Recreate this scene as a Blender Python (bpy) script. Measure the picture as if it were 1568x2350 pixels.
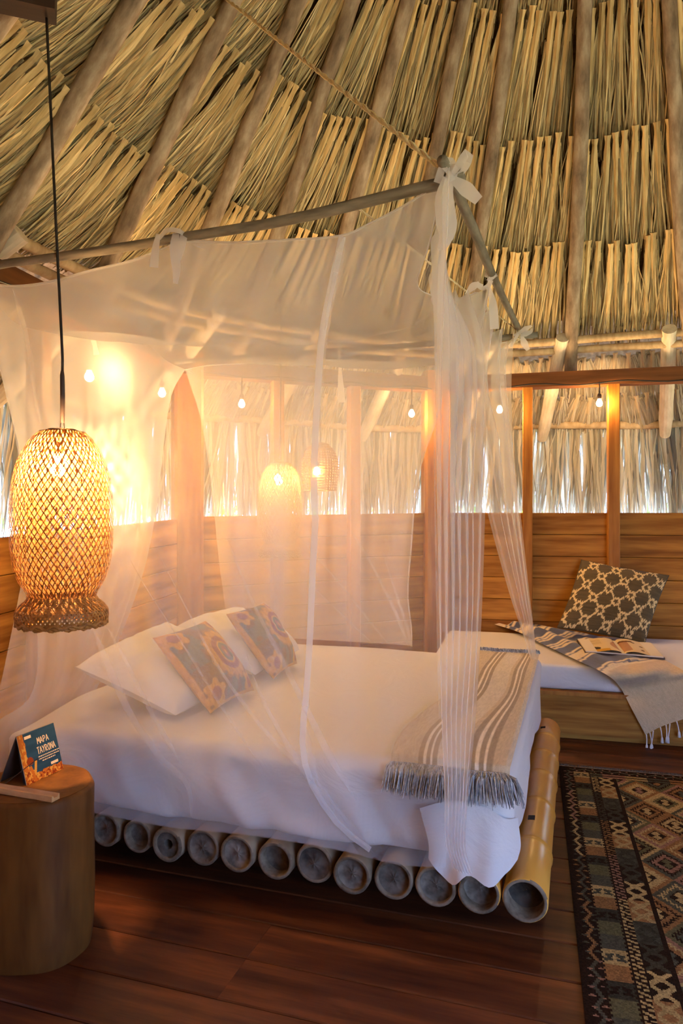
import bpy, math, random
import numpy as np
from mathutils import Vector, Matrix

for o in list(bpy.data.objects):
    bpy.data.objects.remove(o, do_unlink=True)
scene = bpy.context.scene
COL = scene.collection
random.seed(7)
rng = np.random.default_rng(7)

# ------------------------------------------------------------------ camera, world, sun, exposure
F, EYE = 1650.0, 1.35
cam_d = bpy.data.cameras.new('camera')
cam_d.sensor_fit = 'VERTICAL'
cam_d.sensor_height = 36.0
cam_d.lens = F / 2350.0 * 36.0
cam_d.clip_start = 0.02
cam = bpy.data.objects.new('camera', cam_d)
cam.location = (0, 0, EYE)
cam.rotation_euler = (math.pi / 2, 0, 0)
COL.objects.link(cam)
scene.camera = cam

world = bpy.data.worlds.new('sky')
scene.world = world
world.use_nodes = True
wn = world.node_tree
wn.nodes['Background'].inputs['Color'].default_value = (0.33, 0.52, 1.0, 1)
wn.nodes['Background'].inputs['Strength'].default_value = 7.6

sun_d = bpy.data.lights.new('sun', 'SUN')
sun_d.energy = 46.0
sun_d.angle = math.radians(2)
sun_d.color = (1.0, 0.93, 0.8)
sun = bpy.data.objects.new('sun', sun_d)
sun.rotation_euler = (math.radians(8), math.radians(20), 0)   # high sun, a little from the right
COL.objects.link(sun)

scene.view_settings.view_transform = 'Standard'
scene.view_settings.look = 'None'
scene.view_settings.gamma = 1.0
scene.view_settings.use_curve_mapping = False
scene.view_settings.exposure = 0.55
scene.cycles.transparent_max_bounces = 14
scene.cycles.max_bounces = 4
scene.cycles.diffuse_bounces = 3
scene.cycles.use_light_tree = False
scene.cycles.adaptive_threshold = 0.08
scene.cycles.adaptive_min_samples = 20
scene.cycles.glossy_bounces = 2
scene.cycles.transmission_bounces = 4
scene.cycles.caustics_reflective = False
scene.cycles.caustics_refractive = False
scene.cycles.sample_clamp_indirect = 6.0
BULB_POWER = 700.0      # radiance of the small bulbs
LAMP_POWER = 750.0

# ------------------------------------------------------------------ helpers
def W(px, py, y):
    """photo pixel at a real distance y -> world point"""
    return Vector(((px - 784) / F * y, y, EYE + (1175 - py) / F * y))

def plane_pt(px, py, h):
    """photo pixel on the horizontal plane at height h"""
    return W(px, py, (EYE - h) * F / (py - 1175))

O2 = Vector((0.559, 2.19, 0))
DL = Vector((-0.9507, 0.310, 0))     # bed: towards the head
DD = Vector((0.310, 0.9507, 0))      # bed: towards the far side
def B(s, d, h):
    return O2 + DL * s + DD * d + Vector((0, 0, h))

def sm(x, a, b):
    t = min(1, max(0, (x - a) / (b - a)))
    return t * t * (3 - 2 * t)

def lin(hexs):
    h = hexs.lstrip('#')
    c = [int(h[i:i + 2], 16) / 255 for i in (0, 2, 4)]
    return tuple(v / 12.92 if v <= 0.04045 else ((v + 0.055) / 1.055) ** 2.4 for v in c)

def tag(o, label=None, cat=None, group=None, kind=None):
    if label: o['label'] = label
    if cat: o['category'] = cat
    if group: o['group'] = group
    if kind: o['kind'] = kind
    return o

def empty(name, loc=(0, 0, 0)):
    o = bpy.data.objects.new(name, None)
    o.location = loc
    o.empty_display_size = 0.05
    COL.objects.link(o)
    return o

def link(name, me, mat=None, parent=None, mw=None):
    o = bpy.data.objects.new(name, me)
    COL.objects.link(o)
    if mat is not None and len(me.materials) == 0:
        me.materials.append(mat)
    if parent is not None:
        o.parent = parent
        bpy_inv = Matrix.Translation(-Vector(parent.location))
        if parent.parent is not None:
            bpy_inv = Matrix.Translation(-Vector(parent.location) - Vector(parent.parent.location))
        o.matrix_local = bpy_inv @ (mw if mw is not None else Matrix.Identity(4))
    elif mw is not None:
        o.matrix_world = mw
    return o

class MB:
    def __init__(self):
        self.v, self.f, self.c, self.mi = [], [], [], []
    def add(self, verts, faces, col=None, mi=0):
        b = len(self.v)
        self.v.extend([tuple(p) for p in verts])
        self.f.extend([tuple(i + b for i in f) for f in faces])
        self.mi.extend([mi] * len(faces))
        if col is None: col = (1, 1, 1)
        self.c.extend([col] * len(verts) if not isinstance(col, list) else col)
    def box(self, lo, hi, col=None, M=None, mi=0):
        x0, y0, z0 = lo; x1, y1, z1 = hi
        vs = [Vector(p) for p in ((x0,y0,z0),(x1,y0,z0),(x1,y1,z0),(x0,y1,z0),(x0,y0,z1),(x1,y0,z1),(x1,y1,z1),(x0,y1,z1))]
        if M is not None: vs = [M @ p for p in vs]
        self.add(vs, [(0,3,2,1),(4,5,6,7),(0,1,5,4),(1,2,6,5),(2,3,7,6),(3,0,4,7)], col, mi)
    def tube(self, pts, rad, n=10, caps=True, col=None, flat=1.0, up=None):
        pts = [Vector(p) for p in pts]
        rads = rad if isinstance(rad, (list, tuple)) else [rad] * len(pts)
        b = len(self.v); vs = []; fs = []
        ref = Vector(up) if up is not None else None
        for i, p in enumerate(pts):
            t = (pts[min(i + 1, len(pts) - 1)] - pts[max(i - 1, 0)]).normalized()
            if ref is None:
                ref = Vector((0, 0, 1)) if abs(t.z) < 0.9 else Vector((1, 0, 0))
            a = (ref - t * ref.dot(t))
            if a.length < 1e-6: a = t.orthogonal()
            a.normalize(); bb = t.cross(a)
            if up is None: ref = a
            for k in range(n):
                th = 2 * math.pi * k / n
                vs.append(p + a * math.cos(th) * rads[i] * flat + bb * math.sin(th) * rads[i])
        for i in range(len(pts) - 1):
            for k in range(n):
                k2 = (k + 1) % n
                fs.append((i * n + k, i * n + k2, (i + 1) * n + k2, (i + 1) * n + k))
        if caps:
            fs.append(tuple(range(n - 1, -1, -1)))
            fs.append(tuple((len(pts) - 1) * n + k for k in range(n)))
        self.add(vs, fs, col)
    def ribbon(self, pts, width, wdir=None, col=None, thick=0.0):
        pts = [Vector(p) for p in pts]
        ws = width if isinstance(width, (list, tuple)) else [width] * len(pts)
        vs, fs = [], []
        for i, p in enumerate(pts):
            t = (pts[min(i + 1, len(pts) - 1)] - pts[max(i - 1, 0)]).normalized()
            d = wdir if wdir is not None else t.cross(Vector((0, 1, 0)))
            d = Vector(d); d = d - t * d.dot(t)
            if d.length < 1e-6: d = t.orthogonal()
            d.normalize()
            vs += [p - d * ws[i] / 2, p + d * ws[i] / 2]
        for i in range(len(pts) - 1):
            fs.append((2 * i, 2 * i + 1, 2 * i + 3, 2 * i + 2))
        self.add(vs, fs, col)
    def mesh(self, name, smooth=False, color=False):
        me = bpy.data.meshes.new(name)
        me.from_pydata(self.v, [], self.f)
        if smooth:
            me.polygons.foreach_set('use_smooth', [True] * len(me.polygons))
        if any(self.mi):
            me.polygons.foreach_set('material_index', self.mi)
        if color:
            a = me.color_attributes.new('Col', 'FLOAT_COLOR', 'POINT')
            a.data.foreach_set('color', np.array([(c[0], c[1], c[2], 1) for c in self.c], dtype=np.float32).ravel())
        me.update()
        return me
    def build(self, name, mat, parent=None, smooth=False, color=False, mw=None):
        return link(name, self.mesh(name, smooth, color), mat, parent, mw)

def grid_mesh(name, P, smooth=True, colors=None, facecol=None, close_u=False):
    """P: (nv, nu, 3) array"""
    P = np.asarray(P, dtype=np.float64)
    nv, nu = P.shape[:2]
    idx = np.arange(nv * nu).reshape(nv, nu)
    a, b, c, d = idx[:-1, :-1], idx[:-1, 1:], idx[1:, 1:], idx[1:, :-1]
    faces = np.stack([a, b, c, d], -1).reshape(-1, 4)
    if close_u:
        f2 = np.stack([idx[:-1, -1], idx[:-1, 0], idx[1:, 0], idx[1:, -1]], -1)
        faces = np.concatenate([faces, f2])
    me = bpy.data.meshes.new(name)
    me.vertices.add(nv * nu)
    me.vertices.foreach_set('co', P.reshape(-1).astype(np.float32))
    me.loops.add(len(faces) * 4)
    me.loops.foreach_set('vertex_index', faces.reshape(-1).astype(np.int32))
    me.polygons.add(len(faces))
    me.polygons.foreach_set('loop_start', np.arange(0, len(faces) * 4, 4, dtype=np.int32))
    me.update(calc_edges=True)
    if smooth:
        me.polygons.foreach_set('use_smooth', [True] * len(faces))
    if colors is not None:
        at = me.color_attributes.new('Col', 'FLOAT_COLOR', 'POINT')
        cc = np.concatenate([np.asarray(colors).reshape(-1, 3), np.ones((nv * nu, 1))], 1)
        at.data.foreach_set('color', cc.astype(np.float32).ravel())
    if facecol is not None:
        at = me.color_attributes.new('Col', 'FLOAT_COLOR', 'CORNER')
        cc = np.concatenate([np.asarray(facecol).reshape(-1, 3), np.ones((len(faces), 1))], 1)
        at.data.foreach_set('color', np.repeat(cc, 4, axis=0).astype(np.float32).ravel())
    me.validate()
    return me

def vnoise(x, y, seed=0):
    """smooth value noise for numpy arrays"""
    x = np.asarray(x, dtype=float); y = np.asarray(y, dtype=float)
    xi, yi = np.floor(x).astype(int), np.floor(y).astype(int)
    fx, fy = x - xi, y - yi
    fx = fx * fx * (3 - 2 * fx); fy = fy * fy * (3 - 2 * fy)
    def h(a, b):
        n = (a * 374761393 + b * 668265263 + seed * 982451653) & 0x7fffffff
        n = ((n ^ (n >> 13)) * 1274126177) & 0x7fffffff
        return ((n ^ (n >> 16)) & 0xffff) / 65535.0
    return ((h(xi, yi) * (1 - fx) + h(xi + 1, yi) * fx) * (1 - fy) + (h(xi, yi + 1) * (1 - fx) + h(xi + 1, yi + 1) * fx) * fy)

def resample(pts, n):
    """Catmull-Rom resample of a polyline to n points by arc length"""
    P = np.array([tuple(p) for p in pts], dtype=float)
    if len(P) == 2:
        t = np.linspace(0, 1, n)[:, None]
        return P[0] * (1 - t) + P[1] * t
    ext = np.vstack([2 * P[0] - P[1], P, 2 * P[-1] - P[-2]])
    out = []
    for i in range(1, len(ext) - 2):
        p0, p1, p2, p3 = ext[i - 1:i + 3]
        for t in np.linspace(0, 1, 24, endpoint=False):
            out.append(0.5 * ((2 * p1) + (-p0 + p2) * t + (2 * p0 - 5 * p1 + 4 * p2 - p3) * t * t + (-p0 + 3 * p1 - 3 * p2 + p3) * t ** 3))
    out.append(P[-1]); out = np.array(out)
    L = np.concatenate([[0], np.cumsum(np.linalg.norm(np.diff(out, axis=0), axis=1))])
    s = np.linspace(0, L[-1], n)
    return np.stack([np.interp(s, L, out[:, k]) for k in range(3)], 1)

def loft(rows, nu, nv):
    R = [resample(r, nu) for r in rows]
    G = np.zeros((nv, nu, 3))
    for j in range(nu):
        G[:, j] = resample([r[j] for r in R], nv)
    return G

# ------------------------------------------------------------------ materials
def new_mat(name):
    m = bpy.data.materials.new(name)
    m.use_nodes = True
    nt = m.node_tree
    return m, nt, nt.nodes['Principled BSDF']

def N(nt, t, **kw):
    n = nt.nodes.new(t)
    for k, v in kw.items():
        if k in n.inputs: n.inputs[k].default_value = v
        else: setattr(n, k, v)
    return n

def fibre(name, c1, c2, scale=(4, 40, 40), rough=0.6, bump=0.15, detail=3, c3=None, rand=0.25, coat=0.0, spec=0.4, attr=False, transl=0.0, hue=0.0):
    """streaky natural material: noise stretched in object space, brightness varied per object"""
    m, nt, b = new_mat(name)
    tc = N(nt, 'ShaderNodeTexCoord')
    oi = N(nt, 'ShaderNodeObjectInfo')
    add = N(nt, 'ShaderNodeVectorMath', operation='MULTIPLY_ADD')
    mp = N(nt, 'ShaderNodeMapping')
    mp.inputs['Scale'].default_value = scale
    cv = N(nt, 'ShaderNodeCombineXYZ')
    for i in range(3): nt.links.new(oi.outputs['Random'], cv.inputs[i])
    add.inputs[1].default_value = (37.0, 53.0, 71.0)
    nt.links.new(cv.outputs[0], add.inputs[0])
    nt.links.new(tc.outputs['Object'], add.inputs[2])
    nt.links.new(add.outputs[0], mp.inputs['Vector'])
    no = N(nt, 'ShaderNodeTexNoise')
    no.inputs['Scale'].default_value = 1.0
    no.inputs['Detail'].default_value = detail
    no.inputs['Roughness'].default_value = 0.6
    nt.links.new(mp.outputs[0], no.inputs['Vector'])
    rp = N(nt, 'ShaderNodeValToRGB')
    rp.color_ramp.elements[0].position = 0.32
    rp.color_ramp.elements[0].color = (*c1, 1)
    rp.color_ramp.elements[1].position = 0.68
    rp.color_ramp.elements[1].color = (*c2, 1)
    if c3 is not None:
        e = rp.color_ramp.elements.new(0.5); e.color = (*c3, 1)
    nt.links.new(no.outputs['Fac'], rp.inputs['Fac'])
    mr = N(nt, 'ShaderNodeMapRange')
    mr.inputs['To Min'].default_value = 1 - rand
    mr.inputs['To Max'].default_value = 1 + rand
    nt.links.new(oi.outputs['Random'], mr.inputs['Value'])
    mul = N(nt, 'ShaderNodeVectorMath', operation='SCALE')
    nt.links.new(rp.outputs['Color'], mul.inputs[0])
    nt.links.new(mr.outputs[0], mul.inputs['Scale'])
    out = mul.outputs[0]
    if attr:
        at = N(nt, 'ShaderNodeAttribute'); at.attribute_name = 'Col'
        m2 = N(nt, 'ShaderNodeVectorMath', operation='MULTIPLY')
        nt.links.new(out, m2.inputs[0]); nt.links.new(at.outputs['Color'], m2.inputs[1])
        out = m2.outputs[0]
    nt.links.new(out, b.inputs['Base Color'])
    b.inputs['Roughness'].default_value = rough
    b.inputs['Specular IOR Level'].default_value = spec
    b.inputs['Coat Weight'].default_value = coat
    b.inputs['Coat Roughness'].default_value = 0.25
    if bump:
        bp = N(nt, 'ShaderNodeBump'); bp.inputs['Strength'].default_value = bump
        bp.inputs['Distance'].default_value = 0.01
        nt.links.new(no.outputs['Fac'], bp.inputs['Height'])
        nt.links.new(bp.outputs[0], b.inputs['Normal'])
    if transl:
        tr = N(nt, 'ShaderNodeBsdfTranslucent')
        nt.links.new(out, tr.inputs['Color'])
        mx = N(nt, 'ShaderNodeMixShader'); mx.inputs[0].default_value = transl
        nt.links.new(b.outputs[0], mx.inputs[1]); nt.links.new(tr.outputs[0], mx.inputs[2])
        nt.links.new(mx.outputs[0], nt.nodes['Material Output'].inputs['Surface'])
    return m

def attr_mat(name, rough=0.85, weave=400.0, bump=0.2, sheen=0.0, tint=0.12):
    """printed or woven pattern stored on the mesh, with fine weave relief"""
    m, nt, b = new_mat(name)
    at = N(nt, 'ShaderNodeAttribute'); at.attribute_name = 'Col'
    tc = N(nt, 'ShaderNodeTexCoord')
    no = N(nt, 'ShaderNodeTexNoise'); no.inputs['Scale'].default_value = weave; no.inputs['Detail'].default_value = 2
    nt.links.new(tc.outputs['Object'], no.inputs['Vector'])
    mr = N(nt, 'ShaderNodeMapRange'); mr.inputs['To Min'].default_value = 1 - tint * 2; mr.inputs['To Max'].default_value = 1 + tint * 2
    nt.links.new(no.outputs['Fac'], mr.inputs['Value'])
    mu = N(nt, 'ShaderNodeVectorMath', operation='SCALE')
    nt.links.new(at.outputs['Color'], mu.inputs[0]); nt.links.new(mr.outputs[0], mu.inputs['Scale'])
    nt.links.new(mu.outputs[0], b.inputs['Base Color'])
    b.inputs['Roughness'].default_value = rough
    b.inputs['Sheen Weight'].default_value = sheen
    b.inputs['Specular IOR Level'].default_value = 0.05
    bp = N(nt, 'ShaderNodeBump'); bp.inputs['Strength'].default_value = bump; bp.inputs['Distance'].default_value = 0.004
    nt.links.new(no.outputs['Fac'], bp.inputs['Height']); nt.links.new(bp.outputs[0], b.inputs['Normal'])
    return m

def cloth(name, c, rough=0.9, weave=250.0, bump=0.1, wr=6.0, wrb=0.0):
    m, nt, b = new_mat(name)
    b.inputs['Base Color'].default_value = (*c, 1)
    b.inputs['Roughness'].default_value = rough
    b.inputs['Specular IOR Level'].default_value = 0.15
    b.inputs['Sheen Weight'].default_value = 0.1
    tc = N(nt, 'ShaderNodeTexCoord')
    no = N(nt, 'ShaderNodeTexNoise'); no.inputs['Scale'].default_value = weave; no.inputs['Detail'].default_value = 2
    nt.links.new(tc.outputs['Object'], no.inputs['Vector'])
    bp = N(nt, 'ShaderNodeBump'); bp.inputs['Strength'].default_value = bump; bp.inputs['Distance'].default_value = 0.002
    nt.links.new(no.outputs['Fac'], bp.inputs['Height'])
    last = bp
    if wrb:
        mp = N(nt, 'ShaderNodeMapping'); mp.inputs['Scale'].default_value = (wr, wr * 0.6, wr * 1.3)
        nt.links.new(tc.outputs['Object'], mp.inputs['Vector'])
        n2 = N(nt, 'ShaderNodeTexNoise'); n2.inputs['Scale'].default_value = 1.0; n2.inputs['Detail'].default_value = 5; n2.inputs['Distortion'].default_value = 1.2
        nt.links.new(mp.outputs[0], n2.inputs['Vector'])
        b2 = N(nt, 'ShaderNodeBump'); b2.inputs['Strength'].default_value = wrb; b2.inputs['Distance'].default_value = 0.03
        nt.links.new(n2.outputs['Fac'], b2.inputs['Height'])
        nt.links.new(bp.outputs[0], b2.inputs['Normal']); last = b2
    nt.links.new(last.outputs[0], b.inputs['Normal'])
    return m

def net_mat(name, clear, c=(0.93, 0.93, 0.93)):
    m, nt, b = new_mat(name)
    nt.nodes.remove(b)
    tr = N(nt, 'ShaderNodeBsdfTransparent')
    df = N(nt, 'ShaderNodeBsdfDiffuse'); df.inputs['Color'].default_value = (*c, 1)
    tl = N(nt, 'ShaderNodeBsdfTranslucent'); tl.inputs['Color'].default_value = (*c, 1)
    m1 = N(nt, 'ShaderNodeMixShader'); m1.inputs[0].default_value = 0.5
    nt.links.new(df.outputs[0], m1.inputs[1]); nt.links.new(tl.outputs[0], m1.inputs[2])
    m2 = N(nt, 'ShaderNodeMixShader'); m2.inputs[0].default_value = 1 - clear
    nt.links.new(tr.outputs[0], m2.inputs[1]); nt.links.new(m1.outputs[0], m2.inputs[2])
    nt.links.new(m2.outputs[0], nt.nodes['Material Output'].inputs['Surface'])
    return m

def emit(name, c, s):
    m, nt, b = new_mat(name)
    b.inputs['Base Color'].default_value = (*c, 1)
    b.inputs['Emission Color'].default_value = (*c, 1)
    b.inputs['Emission Strength'].default_value = s
    return m

def plain(name, c, rough=0.5, metal=0.0, spec=0.5):
    m, nt, b = new_mat(name)
    b.inputs['Base Color'].default_value = (*c, 1)
    b.inputs['Roughness'].default_value = rough
    b.inputs['Metallic'].default_value = metal
    b.inputs['Specular IOR Level'].default_value = spec
    return m

M = {}
M['thatch'] = fibre('dry_palm_leaf', (0.50, 0.385, 0.185), (0.80, 0.675, 0.40), (60, 4, 60), 0.7, 0.0, detail=2, attr=True, rand=0.22)
M['eave'] = fibre('daylit_palm_leaf', (0.78, 0.71, 0.56), (0.95, 0.90, 0.78), (60, 4, 60), 0.7, 0.0, detail=2, attr=True, rand=0.12, transl=0.5)  # same palm leaf, with the whiteness of daylight put into its colour
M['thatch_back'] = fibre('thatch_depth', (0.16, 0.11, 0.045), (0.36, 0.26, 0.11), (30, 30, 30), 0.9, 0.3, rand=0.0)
M['eave_back'] = fibre('eave_shade', (0.26, 0.17, 0.10), (0.48, 0.36, 0.24), (25, 25, 25), 0.9, 0.3, rand=0.0, transl=0.03)  # brown darkened to stand for the shade under the frond rows
M['log'] = fibre('debarked_log', (0.16, 0.12, 0.085), (0.50, 0.43, 0.34), (14, 14, 5), 0.8, 0.5, c3=(0.32, 0.25, 0.185), rand=0.12, detail=5)
M['pale_log'] = fibre('pale_log', (0.34, 0.24, 0.13), (0.60, 0.48, 0.31), (14, 14, 4), 0.75, 0.3, rand=0.15)
M['white_log'] = fibre('whitish_log', (0.52, 0.44, 0.33), (0.82, 0.76, 0.64), (14, 14, 4), 0.75, 0.3, rand=0.1)
M['stick'] = fibre('grey_stick', (0.12, 0.105, 0.075), (0.27, 0.24, 0.18), (30, 30, 6), 0.7, 0.25, rand=0.1)
M['wall'] = fibre('wall_board', (0.25, 0.09, 0.012), (0.56, 0.255, 0.042), (1.6, 18, 22), 0.6, 0.12, c3=(0.41, 0.170, 0.026), rand=0.2, spec=0.15)
M['post'] = fibre('wall_post', (0.29, 0.10, 0.012), (0.52, 0.22, 0.034), (20, 20, 1.8), 0.55, 0.1, rand=0.15, spec=0.2)
M['beam'] = fibre('beam_wood', (0.11, 0.038, 0.010), (0.20, 0.075, 0.020), (1.6, 20, 20), 0.55, 0.1, rand=0.1, spec=0.2)
M['floor'] = fibre('floor_plank', (0.050, 0.014, 0.005), (0.19, 0.058, 0.016), (1.5, 14, 14), 0.5, 0.16, c3=(0.095, 0.028, 0.009), rand=0.22, coat=0.0, spec=0.25, detail=5)
M['stump'] = fibre('stump_wood', (0.085, 0.030, 0.006), (0.19, 0.076, 0.015), (12, 12, 2.5), 0.6, 0.3, rand=0.05, spec=0.2)
M['bamboo'] = fibre('yellow_bamboo', (0.52, 0.23, 0.028), (0.74, 0.39, 0.07), (3, 3, 1.2), 0.35, 0.03, rand=0.06, coat=0.25)
M['bamboo_old'] = fibre('weathered_bamboo', (0.13, 0.085, 0.045), (0.27, 0.20, 0.12), (9, 9, 4), 0.6, 0.2, rand=0.18)
M['bamboo_end'] = fibre('bamboo_cut_end', (0.085, 0.06, 0.035), (0.21, 0.16, 0.105), (22, 22, 22), 0.85, 0.4, rand=0.25)
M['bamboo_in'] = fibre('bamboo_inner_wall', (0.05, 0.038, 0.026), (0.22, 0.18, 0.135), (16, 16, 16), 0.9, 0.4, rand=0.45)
M['dark'] = plain('notch_shade', (0.01, 0.007, 0.005), 0.9)
M['sheet'] = cloth('white_cotton', (0.64, 0.61, 0.58), wr=5.0, wrb=0.34)
M['pillow'] = cloth('white_pillow', (0.68, 0.66, 0.63), wr=7.0, wrb=0.22)
M['net'] = net_mat('mosquito_gauze', 0.745)
M['net_thin'] = net_mat('mosquito_gauze_light', 0.748)
M['net_top'] = net_mat('mosquito_gauze_top', 0.48)
M['net_fold'] = net_mat('gathered_gauze', 0.64)
M['net_head'] = net_mat('mosquito_gauze_head', 0.58)
M['net_hem'] = net_mat('gauze_hem', 0.40)
M['net_tie'] = net_mat('gauze_tie', 0.30, (0.88, 0.87, 0.86))
M['rope'] = fibre('sisal_cord', (0.70, 0.57, 0.33), (0.88, 0.76, 0.50), (120, 120, 120), 0.8, 0.3, rand=0.05)
M['black'] = plain('black_cable', (0.012, 0.011, 0.010), 0.6)
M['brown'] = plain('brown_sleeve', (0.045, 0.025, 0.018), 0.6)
M['metal'] = plain('wire_steel', (0.35, 0.33, 0.30), 0.35, 1.0)
M['cane'] = fibre('cane_strip', (0.20, 0.07, 0.012), (0.40, 0.17, 0.035), (30, 30, 30), 0.5, 0.05, rand=0.05, transl=0.10)
M['cane_in'] = fibre('cane_lining', (0.26, 0.13, 0.045), (0.36, 0.20, 0.08), (30, 30, 30), 0.6, 0.05, rand=0.05, transl=0.5)
M['cane_dark'] = fibre('cane_rim', (0.24, 0.095, 0.016), (0.46, 0.21, 0.045), (60, 60, 60), 0.55, 0.4, rand=0.05)
M['bulb'] = emit('lit_bulb', (1.0, 0.58, 0.24), BULB_POWER)
M['lampbulb'] = emit('lit_lamp_bulb', (1.0, 0.62, 0.30), LAMP_POWER)
M['bigbulb'] = emit('lit_big_lamp_bulb', (1.0, 0.54, 0.21), LAMP_POWER * 1.9)
M['blanket'] = attr_mat('woven_throw', 0.95, 260.0, 0.5, 0.2, 0.10)
M['fringe'] = fibre('wool_fringe', (0.24, 0.26, 0.28), (0.50, 0.51, 0.50), (90, 90, 90), 0.95, 0.1, rand=0.1, attr=True)
M['rug'] = attr_mat('kilim_wool', 1.0, 330.0, 0.5, 0.0, 0.26)
M['ikat'] = attr_mat('ikat_cotton', 0.9, 240.0, 0.3, 0.1, 0.12)
M['embroidery'] = attr_mat('embroidered_cloth', 0.95, 160.0, 0.8, 0.2, 0.25)
M['print'] = attr_mat('printed_paper', 0.5, 30.0, 0.0, 0.0, 0.0)
M['paper'] = plain('paper', (0.72, 0.64, 0.50), 0.7)
M['cream'] = plain('cream_lettering', (0.78, 0.58, 0.30), 0.7)
M['incense'] = fibre('light_wood', (0.50, 0.27, 0.10), (0.66, 0.40, 0.17), (3, 40, 40), 0.5, 0.05, rand=0.02)
M['leaf'] = fibre('green_leaf', (0.10, 0.26, 0.03), (0.30, 0.52, 0.08), (5, 5, 5), 0.5, 0.0, rand=0.3, transl=0.4)
M['ground'] = fibre('garden_ground', (0.30, 0.34, 0.15), (0.54, 0.53, 0.36), (2, 2, 2), 0.9, 0.2, rand=0.0)
M['dark_wood'] = fibre('dark_tie_wood', (0.012, 0.006, 0.005), (0.035, 0.016, 0.011), (20, 20, 2), 0.7, 0.2, rand=0.0)
M['white'] = plain('white_plastic', (0.8, 0.79, 0.76), 0.4)

# ------------------------------------------------------------------ room: plan of the round hut
CX, CY, APEX, SL = 1.09, 2.80, 6.74, 1.462
def er(az): return Vector((math.sin(math.radians(az)), math.cos(math.radians(az)), 0))
def tg(az): return Vector((math.cos(math.radians(az)), -math.sin(math.radians(az)), 0))
def ring(az, r, h): return Vector((CX, CY, 0)) + er(az) * r + Vector((0, 0, h))
def cone(az, h): return ring(az, (APEX - h) / SL, h)
def cone_hit(px, py):
    dx, dz = (px - 784) / F, (1175 - py) / F
    ys = np.linspace(0.3, 8, 8000)
    g = SL * np.hypot(dx * ys - CX, ys - CY) - (APEX - EYE - dz * ys)
    i = np.where((g[:-1] < 0) & (g[1:] >= 0))[0][-1]
    return W(px, py, ys[i])

# ---- floor: planks running along the bed
floor = MB()
floor.box((-4.2, -2.2, -0.12), (5.2, 8.0, -0.045))
floor = floor.build('floor', M['floor'])
tag(floor, 'dark reddish-brown plank floor of the hut', 'floor', kind='structure')
PW = 0.19
plank_cache = {}
def plank_mesh(L, w, t, key):
    k = (round(L, 2), w, t, key)
    if k not in plank_cache:
        mb = MB(); e = 0.0035
        x, y = L / 2, w / 2
        prof = [(-y, -t), (-y, -e), (-y + e, 0), (y - e, 0), (y, -e), (y, -t)]
        vs, fs = [], []
        for sx in (-x, x):
            for (a, b) in prof: vs.append((sx, a, b))
        n = len(prof)
        for i in range(n):
            j = (i + 1) % n
            fs.append((i, j, n + j, n + i))
        fs.append(tuple(range(n - 1, -1, -1))); fs.append(tuple(range(n, 2 * n)))
        mb.add(vs, fs)
        plank_cache[k] = mb.mesh(key)
    return plank_cache[k]
angL = math.atan2(-DL.y, -DL.x)
floor_z = 0.0
r0 = random.Random(3)
for i in range(-8, 24):
    d = -0.05 + i * PW + 0.06
    cuts = [-3.2, -3.2 + r0.choice([1.2, 1.8, 2.4, 3.0]) , 1.0 + r0.choice([0.0, 0.6, 1.2]), 4.2]
    for a, b in zip(cuts[:-1], cuts[1:]):
        L = b - a - 0.004
        c = B(-(a + b) / 2 + 0.6, d, 0)
        if c.x < -3.6 or c.x > 4.6 or c.y > 7.5: continue
        mw = Matrix.Translation((c.x, c.y, r0.uniform(-0.0015, 0.0))) @ Matrix.Rotation(angL, 4, 'Z')
        link('plank', plank_mesh(round(L, 2), PW - 0.004, 0.044, 'floor_plank'), M['floor'], floor, mw)

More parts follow.
